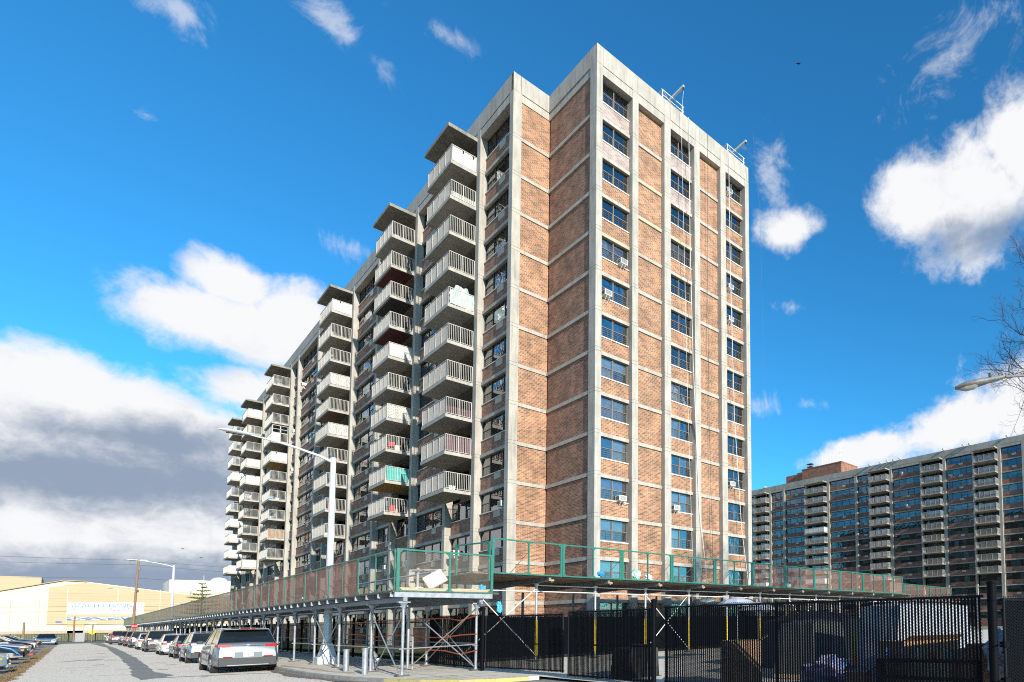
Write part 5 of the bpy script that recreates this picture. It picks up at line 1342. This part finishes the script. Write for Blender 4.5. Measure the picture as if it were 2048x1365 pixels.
    # wheels
    for s_ in (-1, 1):
        for yw in (ywr, ywf):
            wx = s_ * (W / 2 - .13)
            wh = MB().lathe([(.2, -.11), (.32, -.112), (.345, -.085), (.345, .085), (.32, .112), (.2, .11)], n=24, axis='x').build('wheel', RUBBER, t, (wx, yw, .345), smooth=True)
            rm = MB().lathe([(.215, s_ * .085), (.21, s_ * .105), (.19, s_ * .09)], n=20, axis='x')
            for q in range(5):
                a = q * 1.2566; rm.bar((s_ * .098, 0, 0), (s_ * .098, .2 * math.cos(a), .2 * math.sin(a)), .05, .05)
            rm.build('rim', ALLOY, wh)
            # dark flare round the arch
            if suv:
                b = MB(); pts = [(yw + (RA + .0) * math.cos(a), zc + (RA) * math.sin(a)) for a in [math.pi * q / 10 for q in range(11)]]
                po = [(yw + (RA + .055) * math.cos(a), zc + (RA + .055) * math.sin(a)) for a in [math.pi * q / 10 for q in range(11)]]
                vs = []
                for (a1, b1), (a2, b2) in zip(pts, po): vs += [(s_ * (W / 2 * .965), a1, b1), (s_ * (W / 2 + .012), a1, b1), (s_ * (W / 2 + .012), a2, b2), (s_ * (W / 2 * .965), a2, b2)]
                b.add(vs, [(4 * q + j, 4 * q + (j + 1) % 4, 4 * q + 4 + (j + 1) % 4, 4 * q + 4 + j) for q in range(10) for j in range(4)]); b.build('wheel_arch', PLAST, t)
    # rear end
    MB().box(-W / 2 * .86, W / 2 * .86, -.035, .05, .27, .35 * H if suv else .47).build('rear_bumper', PLAST if suv else paint, t, bevel=.02)
    MB().box(-.155, .155, -.05, -.035, .41 * H if suv else .62, .41 * H + .15 if suv else .78).build('number_plate', PLATE, t)
    for s_ in (-1, 1):
        zz = (.575 * H, .635 * H) if suv else (.74, .90)
        if marks == 'tall': zz = (.50 * H, .70 * H)
        dy = (zz[0] - .62) * .24; MB().hexa([(s_ * W * .255 if marks == 'wide' else s_ * W * .33, -.012 + dy, zz[0]), (s_ * W * .435, .0 + dy, zz[0]), (s_ * W * .475, .3, zz[0] + .04), (s_ * W * .40, .3, zz[0] + .04)],
                  [(s_ * W * .255 if marks == 'wide' else s_ * W * .33, .005 + dy, zz[1]), (s_ * W * .435, .015 + dy, zz[1]), (s_ * W * .472, .3, zz[1] - .02), (s_ * W * .40, .3, zz[1] - .02)]).build('tail_light', RED, t)
        MB().box(-.14, .14, -.045, -.03, .49, .53).build('reflector', RED, t, (s_ * W * .3, 0, .33 * H - .45 if suv else 0))
    # front end
    MB().box(-W * .22, W * .22, L - .02, L + .012, .40, .58).build('grille', PLAST, t)
    for s_ in (-1, 1):
        MB().hexa([(s_ * W * .24, L - .02, .54), (s_ * W * .40, L - .05, .54), (s_ * W * .455, L - .3, .58), (s_ * W * .3, L - .2, .56)], [(s_ * W * .24, L - .03, .68), (s_ * W * .40, L - .07, .70), (s_ * W * .452, L - .33, .76), (s_ * W * .3, L - .22, .74)]).build('headlight', LENS, t)
        if lights == 'amber': MB().box(s_ * W * .452 - .02, s_ * W * .452 + .04 * 0 + .02, L - .42, L - .12, .6, .68).build('side_marker', ORANGE, t)
    MB().box(-W * .4, W * .4, L - .04, L + .05, .26, .42).build('front_bumper', PLAST if suv else paint, t, bevel=.02)
    return t
def paint(name, c, metal=.35): return mat(name, c, .32, metal, coat=1.0)
SILV = paint('silver car paint', (.24, .26, .285), .6); BLUES = paint('ice blue silver paint', (.20, .26, .30), .5); BLKP = paint('black car paint', (.012, .013, .016)); WHTP = paint('white car paint', (.75, .75, .73), .0)
CHAR = paint('charcoal paint', (.05, .058, .065), .5); REDC = paint('dark red car paint', (.20, .012, .015)); GREYC = paint('grey car paint', (.22, .24, .26), .5); BGREY = paint('faded blue grey paint', (.17, .23, .27), .3)
c1 = car('silver three row sport utility vehicle parked nearest the camera, rear facing us', -15.92, -0.7, 0, 'suv', SILV, 5.0, 2.02, 1.80, marks='wide')
# its tailgate lettering, badge, wiper, plate frame and skid trim
for o_ in [c for c in c1.children if c.name.startswith('number_plate')]: o_.location = (0, 0, -.02)
MB().box(-.42, .42, -.045, -.02, .60, .84).build('plate_recess', GREYC, c1)
MB().box(-.155, .155, -.062, -.046, .65, .80).build('number_plate', PLATE, c1)
MB().box(-.62, .62, -.05, -.034, .30, .33).build('skid_trim', ALLOY, c1)
MB().tube((0, .1, 1.27), (-.42, .11, 1.29), .012).build('rear_wiper', BLACKP, c1)
def text(name, body, size, loc, rot, material, parent, ex=.004, align='CENTER', sx=1.0, space=1.0):
    cu = bpy.data.curves.new(name, 'FONT'); cu.body = body; cu.size = size; cu.extrude = ex; cu.align_x = align; cu.align_y = 'CENTER'; cu.space_character = space
    cu.materials.append(material); o_ = bpy.data.objects.new(name, cu); o_.location = loc; o_.rotation_euler = rot; o_.scale = (sx, 1, 1); col.objects.link(o_)
    me = bpy.data.meshes.new_from_object(o_); bpy.data.objects.remove(o_)
    me.name = name; q = inst(name, me, parent, loc, rot); q.scale = (sx, 1, 1); return q
text('lettering', 'PATHFINDER', .085, (0, .065, .98), (R(76), 0, 0), GREYC, c1, space=2.0)
text('plate_number', 'W 8GL', .09, (0, -.066, .725), (R(90), 0, 0), INK, c1, .002)
MB().lathe([(.045, -.012), (.06, -.012), (.06, 0), (.045, 0)], n=20).build('badge', CHROME, c1, (0, .085, 1.09), (R(78), 0, 0))
MB().box(-.5, .5, .075, .1, 1.08, 1.10).build('trim_strip', PLAST, c1)
MB().box(-.68, .68, .45, .85, 1.735, 1.775).build('spoiler', SILV, c1, bevel=.01)
MB().box(-.25, .25, .44, .45, 1.74, 1.765).build('brake_light', RED, c1)
car('pale blue silver wagon parked second in the row', -15.75, 10.7, 0, 'suv', BLUES, 4.75, 1.88, 1.64)
car('black sedan parked third in the row', -15.6, 19.0, 0, 'sedan', BLKP, 4.8, 1.84, 1.46)
car('white sedan parked fourth in the row with teal mirror', -15.7, 27.2, 0, 'sedan', WHTP, 4.7, 1.84, 1.48)
car('black sport utility vehicle parked fifth in the row', -15.85, 38.0, 0, 'suv', BLKP, 4.7, 1.9, 1.74)
car('small white car parked sixth in the row', -15.9, 47.6, 0, 'sedan', WHTP, 4.4, 1.8, 1.5)
car('black crossover parked seventh in the row', -15.95, 58.0, 0, 'suv', CHAR, 4.4, 1.82, 1.64)
car('dark red sport utility vehicle parked eighth in the row', -16.0, 66.5, 0, 'suv', REDC, 4.5, 1.84, 1.70)
car('black sport utility vehicle parked ninth in the row', -16.1, 75.0, 0, 'suv', BLKP, 4.6, 1.86, 1.72)
car('charcoal boxy vehicle with tall red tail lights parked tenth in the row', -16.6, 84.5, 0, 'suv', CHAR, 4.6, 1.88, 1.78, marks='tall')
car('grey sedan parked eleventh in the row', -16.5, 96.0, 0, 'sedan', GREYC, 4.6, 1.82, 1.46)
car('white sedan parked farthest along the row', -16.55, 103.0, 0, 'sedan', WHTP, 4.6, 1.82, 1.46)
# the nose-in row on the left verge
LG = 'cars parked nose out on the left verge'
def lcar(label, yc, kind, p_, nose=-22.1, L=4.6, rz=-90, **k): return car(label, nose - L, yc, R(rz), kind, p_, L, 1.8, k.pop('H', 1.44), group=LG, name='parked_car', lights='amber', **k)
lcar('faded blue grey sedan with orange marker at the lower left corner', 9.9, 'sedan', BGREY, nose=-22.2)
lcar('faded blue grey sedan with damaged nose, second from the lower left corner', 14.6, 'sedan', BGREY, nose=-22.4)
# covered wreck
cw = empty('covered_car', (-26.6, 22.0, -.12), R(-90), 'wrecked car wrapped in black plastic with blue tape on the left verge', 'car', LG)
b = MB(); g_ = random.Random(2); vs = []; nn, kk = 22, 12
for i in range(nn + 1):
    y_ = 4.4 * i / nn; top = 1.42 if 1.2 < y_ < 2.6 else (1.42 - (y_ - 2.6) * .45 if y_ < 3.5 else 1.0 - (y_ - 3.5) * .35) if y_ >= 2.6 else .95 + y_ * .35
    for j in range(kk + 1):
        a = math.pi * j / kk; vs.append((.95 * math.cos(a) * (1 if abs(math.cos(a)) < .95 else 1), y_, .38 + (top - .38) * math.sin(a) ** .5 + g_.uniform(-.025, .025)))
b.add(vs, [(i * (kk + 1) + j, i * (kk + 1) + j + 1, (i + 1) * (kk + 1) + j + 1, (i + 1) * (kk + 1) + j) for i in range(nn) for j in range(kk)])
b.build('plastic_cover', mat('shiny black plastic', (.018, .019, .022), .35, var=.3), cw, smooth=True)
BT = mat('blue tape', (.06, .25, .65), .5)
MB().path([(.2, 1.6, 1.43), (.55, 2.4, 1.36), (.75, 3.2, 1.12), (.86, 4.0, .85), (.9, 4.35, .45)], .035, 5).build('tape', BT, cw)
for s_ in (-1, 1):
    wh = MB().lathe([(.2, -.11), (.31, -.112), (.335, -.085), (.335, .085), (.31, .112), (.2, .11)], n=24, axis='x').build('wheel', RUBBER, cw, (s_ * .82, 3.6, .335), smooth=True)
MB().box(-.9, .9, .3, 4.2, .25, .5).build('underbody', BLACKP, cw)
lcar('dark grey car with rusty red bumper behind the covered wreck', 29.6, 'suv', CHAR, nose=-22.3, H=1.55)
rb = MB().box(-.85, .85, 0, .22, .25, .42).build('rusty_bumper', mat('rusty red plastic', (.28, .07, .04), .6, var=.2), None, (-22.25, 29.4, -.12), R(-90), bevel=.04); tag(rb, 'rusty red bumper lying against the dark grey car on the left verge', 'bumper')
lcar('white sedan in the left row behind the dark grey car', 35.6, 'sedan', WHTP, nose=-22.6)
lcar('silver sedan in the left row beyond the white sedan', 41.5, 'sedan', SILV, nose=-22.5)
lcar('black sport utility vehicle in the middle of the left row', 48.5, 'suv', BLKP, nose=-22.6, H=1.7)
lcar('white estate car past the middle of the left row', 56, 'suv', WHTP, nose=-22.7, H=1.5)
lcar('grey sedan past the white estate in the left row', 65, 'sedan', GREYC, nose=-22.8)
lcar('black sedan near the far end of the left row', 75, 'sedan', BLKP, nose=-22.8)
lcar('silver car at the far end of the left row', 86, 'sedan', SILV, nose=-23.0)
car('silver blue saloon facing the camera at the far end of the left verge', -22.9, 101.5, R(180), 'sedan', paint('steel blue paint', (.26, .32, .40), .5), 4.8, 1.95, 1.55, group=LG)

# ------------------------------------------------------------------ school hall across the cross street
sch = empty('school_building', (0, 190, 0), 0, 'tan and cream metal clad school hall with long banner beyond the street', 'building')
def wall_poly(name, pts, y0, y1, material, parent):
    n = len(pts); me = bpy.data.meshes.new(name)
    me.from_pydata([(x, y0, z) for x, z in pts] + [(x, y1, z) for x, z in pts], [], [tuple(range(n)), tuple(range(2 * n - 1, n - 1, -1))] + [(i, n + i, n + (i + 1) % n, (i + 1) % n) for i in range(n)])
    me.materials.append(material); return inst(name, me, parent)
wall_poly('wall', [(-75, .8), (14, .8), (14, 10.6), (-3.3, 11.2), (-19.2, 13.6), (-22.6, 13.75), (-31.6, 11.0), (-45, 9.6), (-75, 9.6)], 0, 30, CREAMW, sch)
wall_poly('tan_panel', [(-24.8, 3.35), (13, 3.35), (13, 10.3), (-3.5, 11.0), (-19.2, 13.4), (-24.7, 12.1)], -.35, -.01, TANW, sch)
wall_poly('roof_trim', [(-75, 9.6), (-45, 9.6), (-31.6, 11.0), (-22.6, 13.75), (-19.2, 13.6), (-19.2, 13.72), (-22.6, 13.9), (-31.6, 11.14), (-45, 9.75), (-75, 9.75)], -.5, .3, mat('tan roof trim', (.45, .33, .18), .7), sch)
MB().box(-75, 14, -.42, -.36, 1.0, 1.9).build('base_course', mat('grey tan base', (.42, .33, .25), .9, var=.1), sch)
for x in (-21.9, -14.1, -7.0): MB().box(x - .06, x + .06, -.42, -.36, 3.35, 12).build('downpipe', CREAMW, sch)
BANW = mat('banner white', (.82, .82, .80), .6)
sj = MB()
for i in range(12): sj.box(-24.75, 12.9, -.37, -.35, 3.9 + i * .62, 3.915 + i * .62)
for x in range(-74, -25, 4): sj.box(x, x + .05, -.03, 0, 1.9, 9.4)
tag(sj.build('panel_joints', mat('cladding joint brown', (.34, .25, .13), .9), sch), kind='stuff')  # joints between the cladding sheets, in a darker tan
bn = MB().box(-21.9, -9.7, -.46, -.37, 5.75, 8.65).build('banner', BANW, sch)
TXB = mat('banner blue ink', (.06, .22, .36), .7); TXG = mat('banner grey ink', (.12, .18, .24), .7); TXV = mat('banner violet ink', (.35, .28, .5), .7)
text('lettering', 'BEACH CHANNEL', 1.45, (-15.75, -.475, 7.85), (R(90), 0, 0), TXB, bn, .006, sx=.9, space=1.05)
text('lettering', 'EDUCATIONAL CAMPUS', .98, (-15.75, -.475, 6.95), (R(90), 0, 0), TXG, bn, .006, sx=.95)
text('lettering', 'a learning community', .4, (-18.0, -.475, 6.25), (R(90), 0, 0), TXV, bn, .006) if False else None
WV = bpy.data.materials.new('painted wave print'); WV.use_nodes = True
_n = WV.node_tree.nodes; _l = WV.node_tree.links; _g = _n.new('ShaderNodeNewGeometry'); _mp = _n.new('ShaderNodeMapping'); _mp.inputs['Scale'].default_value = (.45, 1, 2.6); _mp.inputs['Rotation'].default_value = (0, .25, 0)
_w = _n.new('ShaderNodeTexNoise'); _w.inputs['Scale'].default_value = 1.6; _w.inputs['Detail'].default_value = 4; _w.inputs['Distortion'].default_value = 1.5
_r = _n.new('ShaderNodeValToRGB'); _r.color_ramp.elements[0].position = .52; _r.color_ramp.elements[0].color = (.04, .13, .30, 1); _r.color_ramp.elements[1].position = .60; _r.color_ramp.elements[1].color = (.75, .80, .84, 1)
_l.new(_g.outputs[0], _mp.inputs[0]); _l.new(_mp.outputs[0], _w.inputs[0]); _l.new(_w.outputs[0], _r.inputs[0]); _l.new(_r.outputs[0], _n['Principled BSDF'].inputs['Base Color'])
MB().box(-21.9, -9.7, -.46, -.37, 4.35, 5.0).build('wave_banner', WV, sch)
MB().box(-23.5, -22.6, -.4, -.37, 3.7, 4.15).build('blue_sign', mat('sign blue', (.10, .16, .35), .6), sch)
MB().box(-21.8, -19.2, -.06 - .3, .0, .8, 3.3).build('doorway', mat('shutter tan', (.50, .35, .18), .8), sch)
MB().box(-21.7, -19.3, -.42, -.365, .8, 2.65).build('door', WHITE, sch)
wb_ = empty('school_building', (0, 205, 0), 0, 'white school block with rooftop domes behind the hall', 'building')
MB().box(-4.5, 40, 0, 20, .8, 15.6).build('wall', mat('white stucco', (.78, .72, .62), .8), wb_)
for x in (-.5, 1.6): MB().box(x, x + .5, -.06, 0, 11.3, 12.6).build('window', CURT[2], wb_)
for x in (-2.8, 4.5): MB().box(x, x + 2.2, -.06, 0, 11.9, 12.2).build('vent_strip', mat('pale yellow vent', (.65, .5, .2), .8), wb_)
b = MB(); b.lathe([(1.9, 15.6), (1.8, 16.2), (1.2, 16.8), (.3, 17.0)], (6.0, 6, 0), 16); b.build('roof_dome', WHITE, wb_, smooth=True)
MB().tube((2.6, 4, 15.6), (2.6, 4, 17.4), .3).tube((10.6, 4, 15.6), (10.6, 4, 18), .05).tube((8, 4, 15.6), (8, 4, 18.4), .05).tube((8, 4, 17.2), (13, 4, 17.2), .04).build('roof_pipes', GALV_D, wb_)
tb = empty('school_building', (-60, 235, 0), 0, 'low tan annex behind the left end of the school hall', 'building')
MB().box(-60, 33, 0, 20, 0, 17.0).build('wall', TANW, tb); MB().box(18, 20, -2, 0, 15.3, 15.9).build('roof_unit', GALV_D, tb)
# low fence and signs on the cross street
rf = empty('street_fence', (-30, 126.5, -.1), 0, 'low black metal fence in front of the school lawn', 'fence')
b = MB()
for i in range(150): b.box(i * .28, i * .28 + .03, -.01, .01, .05, 1.35)
tag(b.build('pickets', BLACKP, rf), kind='stuff')
MB().box(0, 42, -.02, .02, 1.3, 1.36).box(0, 42, -.02, .02, .1, .15).build('rails', BLACKP, rf)
for i in range(15): MB().box(-.05, .05, -.05, .05, 0, 1.5).build('post', BLACKP, rf, (i * 2.95, 0, 0))
s_ = empty('street_sign', (-18.6, 125.5, -.1), 0, 'yellow warning sign below a small white sign on a wooden post across the street', 'sign')
MB().tube((0, .05, 0), (.05, .05, 3.1), .08).build('post', WOOD, s_); MB().box(-.42, .42, 0, .02, 2.95, 3.2).build('upper_plate', mat('pale green plate', (.55, .68, .6), .5), s_)
MB().add([(0, -.01, 1.15), (.42, -.01, 1.5), (.42, -.01, 1.75), (0, -.01, 2.1), (-.42, -.01, 1.75), (-.42, -.01, 1.5)], [(0, 1, 2, 3, 4, 5)]).add([(0, .02, 1.15), (.42, .02, 1.5), (.42, .02, 1.75), (0, .02, 2.1), (-.42, .02, 1.75), (-.42, .02, 1.5)], [(5, 4, 3, 2, 1, 0)]).build('yellow_plate', mat('sign yellow', (.8, .58, .02), .5), s_)
s_ = empty('street_sign', (-14.9, 98.5, 0), 0, 'red stop sign at the far end of the long shed', 'sign')
MB().tube((0, .03, 0), (0, .03, 2.6), .03).build('post', GALV, s_)
o_ = MB().lathe([(.36, -.01), (.36, .01)], n=8).build('red_plate', RED, s_, (0, 0, 2.3), (R(90), R(22.5), 0))
text('lettering', 'STOP', .24, (0, -.025, 2.3), (R(90), 0, 0), WHITE, s_, .003)
for x, y, h_, lb in ((-24.9, 100, 3.0, 'brown wooden post standing behind the left row of cars'), (-20.6, 124.8, 4.2, 'thin brown post beside the school doorway')):
    tag(MB().tube((0, 0, -.1), (0, 0, h_), .1).build('wooden_post', WOOD, None, (x, y, 0)), lb, 'post')
tag(MB().box(-.6, .6, -.4, .4, 0, 1.5).build('utility_cabinet', mat('grey cabinet', (.3, .3, .3), .7), None, (-20.0, 125.4, -.1)), 'grey street cabinet beside the low fence across the street', 'cabinet')
# utility pole and overhead wires
up_ = empty('utility_pole', (-14.0, 126, -.1), 0, 'leaning wooden utility pole carrying wires across the street', 'pole')
MB().tube((0, 0, 0), (.3, 0, 14.6), .2, .14, 10).build('pole', WOOD, up_)
MB().box(-1.0, 1.4, -.06, .06, 14.35, 14.5).build('crossarm', WHITE, up_); MB().tube((.45, -.2, 12.6), (.45, -.2, 13.2), .16).build('transformer', GALV_D, up_); MB().box(.2, .5, -.3, -.1, 8.6, 9.0).build('junction_box', PLAST, up_)
def wire(pts, label, r=.03):
    o_ = MB().path([Vector(q) for q in pts], r, 4).build('overhead_wire', CABLE, None); return tag(o_, label, 'wire', 'overhead wires crossing the street')
def sagw(z0, z1, z2, sag): 
    out = []
    for i in range(13):
        t_ = i / 12; out.append((-75 + 61 * t_, 128, z0 + (z1 - z0) * t_ - sag * 4 * t_ * (1 - t_)))
    for i in range(1, 13):
        t_ = i / 12; out.append((-14 + 60 * t_, 128, z1 + (z2 - z1) * t_ - sag * 4 * t_ * (1 - t_)))
    return out
for z0, z1, z2, sg_, lb in ((14.6, 14.4, 13.2, .5, 'highest overhead wire across the street'), (13.6, 13.6, 12.2, .6, 'second highest overhead wire across the street'), (11.2, 11.2, 10.6, .7, 'middle overhead wire across the street'), (6.2, 6.1, 5.9, .5, 'second lowest overhead wire in front of the banner'), (5.0, 5.3, 5.3, .4, 'lowest overhead wire in front of the banner')):
    wire(sagw(z0, z1, z2, sg_), lb)

# ------------------------------------------------------------------ trees
def branch_tree(name, loc, label, seed, start, dirs, length, r0, depth, spread, material, leaf=None, leaf_n=0, leaf_s=.1, ratio=.74, curl=.28, children=(2, 3), droop=0.0):
    g_ = random.Random(seed); t_ = empty(name, loc, 0, label, 'tree')
    wood = MB(); lf = MB(); tips = []
    def grow(p, d, L, r, dep):
        n_ = 3; q = p
        for i in range(n_):
            d = (d + Vector((g_.uniform(-1, 1), g_.uniform(-1, 1), g_.uniform(-.7, 1))) * curl * .5 + Vector((0, 0, -droop))).normalized()
            q2 = q + d * (L / n_); wood.tube(q, q2, r * (1 - .3 * i / n_), r * (1 - .3 * (i + 1) / n_), 6 if r > .03 else 4 if r > .01 else 3, cap=False)
            if dep <= 2 and leaf:
                for _ in range(leaf_n): tips.append(q2 + Vector((g_.gauss(0, 1), g_.gauss(0, 1), g_.gauss(0, .7))) * leaf_s * 2.2)
            if dep > 0 and i < n_ - 1 and g_.random() < .75:
                dd = (d + Vector((g_.uniform(-1, 1), g_.uniform(-1, 1), g_.uniform(-.6, 1))) * spread).normalized(); grow(q2, dd, L * ratio * .75, r * .45, dep - 1)
            q = q2
        if dep > 0:
            for _ in range(g_.choice(children)):
                dd = (d + Vector((g_.uniform(-1, 1), g_.uniform(-1, 1), g_.uniform(-.6, 1))) * spread).normalized(); grow(q, dd, L * ratio * g_.uniform(.8, 1.1), r * .6, dep - 1)
    for s_, d_, l_, rr_ in dirs: grow(Vector(s_), Vector(d_).normalized(), l_, rr_, depth)
    trunk = MB()
    for a, c, ra, rb_ in start: trunk.tube(a, c, ra, rb_, 10)
    trunk.build('trunk', material, t_)
    wood.build('branches', material, t_)
    if leaf:
        for c in tips:
            a = Vector((g_.gauss(0, 1), g_.gauss(0, 1), g_.gauss(0, 1))).normalized(); b_ = a.orthogonal().normalized(); s2 = leaf_s * g_.uniform(.5, 1.2)
            lf.add([c - a * s2 * .5, c + b_ * s2 * .4, c + a * s2 * .5, c - b_ * s2 * .4], [(0, 1, 2, 3)])
        lf.build('crown', leaf, t_)
    return t_
# bare tree reaching in at the right edge; its trunk stands outside the view
tx, ty = 5.6, -30.6
branch_tree('bare_tree', (tx, ty, 0), 'leafless tree whose fine dark twigs reach in from the right edge', 5,
            [((0, 0, 0), (0, 0, 7), .26, .2), ((0, 0, 7), (-.3, .3, 11.2), .2, .13), ((-.3, .3, 11.2), (-.4, .4, 13.8), .13, .08)],
            [((-.2, .2, 10.0), (-.62, .62, .30), 2.9, .08), ((-.3, .3, 11.2), (-.6, .66, .55), 2.9, .08), ((-.2, .25, 9.2), (-.66, .6, .15), 2.6, .06), ((-.3, .3, 12.0), (-.5, .6, .8), 2.9, .07), ((-.4, .4, 13.2), (-.35, .5, 1), 2.4, .06), ((-.4, .4, 13.6), (.2, .1, 1), 1.7, .05), ((-.3, .3, 11.4), (.7, -.3, .6), 2.0, .06), ((-.3, .3, 10.6), (.2, .8, .5), 2.0, .06)],
            0, 0, 6, .8, BARK, ratio=.70, curl=.8, children=(2, 3, 3))
# golden leaved tree at the left edge
branch_tree('young_tree', (-28.9, 60, 0), 'sparse tree with golden dry leaves at the left edge', 8,
            [((0, 0, 0), (.1, 0, 3.2), .12, .08)], [((.1, 0, 3.2), (.5, .2, .5), 1.3, .05), ((.1, 0, 3.0), (.8, -.3, .3), 1.2, .045), ((.1, 0, 3.2), (-.5, -.3, .8), 1.3, .05), ((.1, 0, 3.2), (.2, .5, 1), 1.2, .05), ((.1, 0, 2.8), (.9, .4, .1), 1.1, .04)],
            0, 0, 3, .6, BARK, LEAF_Y, 4, .09, ratio=.75)
# light green conifer behind the long shed
def conifer(x, y, h_, label, seed):
    g_ = random.Random(seed); t_ = empty('conifer_tree', (x, y, 0), 0, label, 'tree')
    MB().tube((0, 0, 0), (0, 0, h_), .16, .03).build('trunk', BARK, t_)
    w = MB(); lf = MB(); z = 2.0
    while z < h_:
        rad = (h_ - z) / h_ * 4.6 + .25
        for q in range(7):
            if g_.random() < .2: continue
            a = g_.uniform(0, 6.283); L = rad * g_.uniform(.55, 1.1); tip = Vector((math.cos(a) * L, math.sin(a) * L, z + L * .12)); base = Vector((0, 0, z)); w.tube(base, tip, .035, .01, 4, cap=False)
            for i in range(int(70 * L)):
                c = base.lerp(tip, g_.uniform(.15, 1.03)) + Vector((g_.gauss(0, .14), g_.gauss(0, .14), g_.gauss(0, .07)))
                a_ = Vector((g_.gauss(0, 1), g_.gauss(0, 1), g_.gauss(0, .6))).normalized(); b_ = a_.orthogonal().normalized(); s2 = g_.uniform(.08, .2)
                lf.add([c - a_ * s2 * .6, c + b_ * s2 * .3, c + a_ * s2 * .6, c - b_ * s2 * .3], [(0, 1, 2, 3)])
        z += g_.uniform(.45, .75)
    w.build('branches', BARK, t_); lf.build('crown', LEAF_G, t_)
conifer(-8.6, 92, 8.6, 'yellow green conifer whose top shows above the brown netting', 3)
# birds
bm_ = MB().hexa([(-.14, -.04, -.03), (.14, -.02, -.02), (.14, .02, -.02), (-.14, .04, -.03)], [(-.12, -.03, .04), (.12, -.02, .03), (.12, .02, .03), (-.12, .03, .04)]).add([(-.05, .03, .02), (.08, .03, .02), (-.02, .38, .1), (-.05, -.03, .02), (.08, -.03, .02), (-.02, -.38, .1)], [(0, 1, 2), (3, 5, 4)]).mesh('bird', INK)
for loc, lb in (((23.92, 2.04, 58.11), 'tiny dark bird in the blue sky right of the tower'), ((-11.66, 81.73, 12.61), 'tiny dark bird above the far street lamp, upper of two'), ((-10.03, 79.85, 11.36), 'tiny dark bird above the far street lamp, lower of two')):
    tag(inst('bird', bm_, None, loc, .6), lb, 'bird', 'birds in the sky')
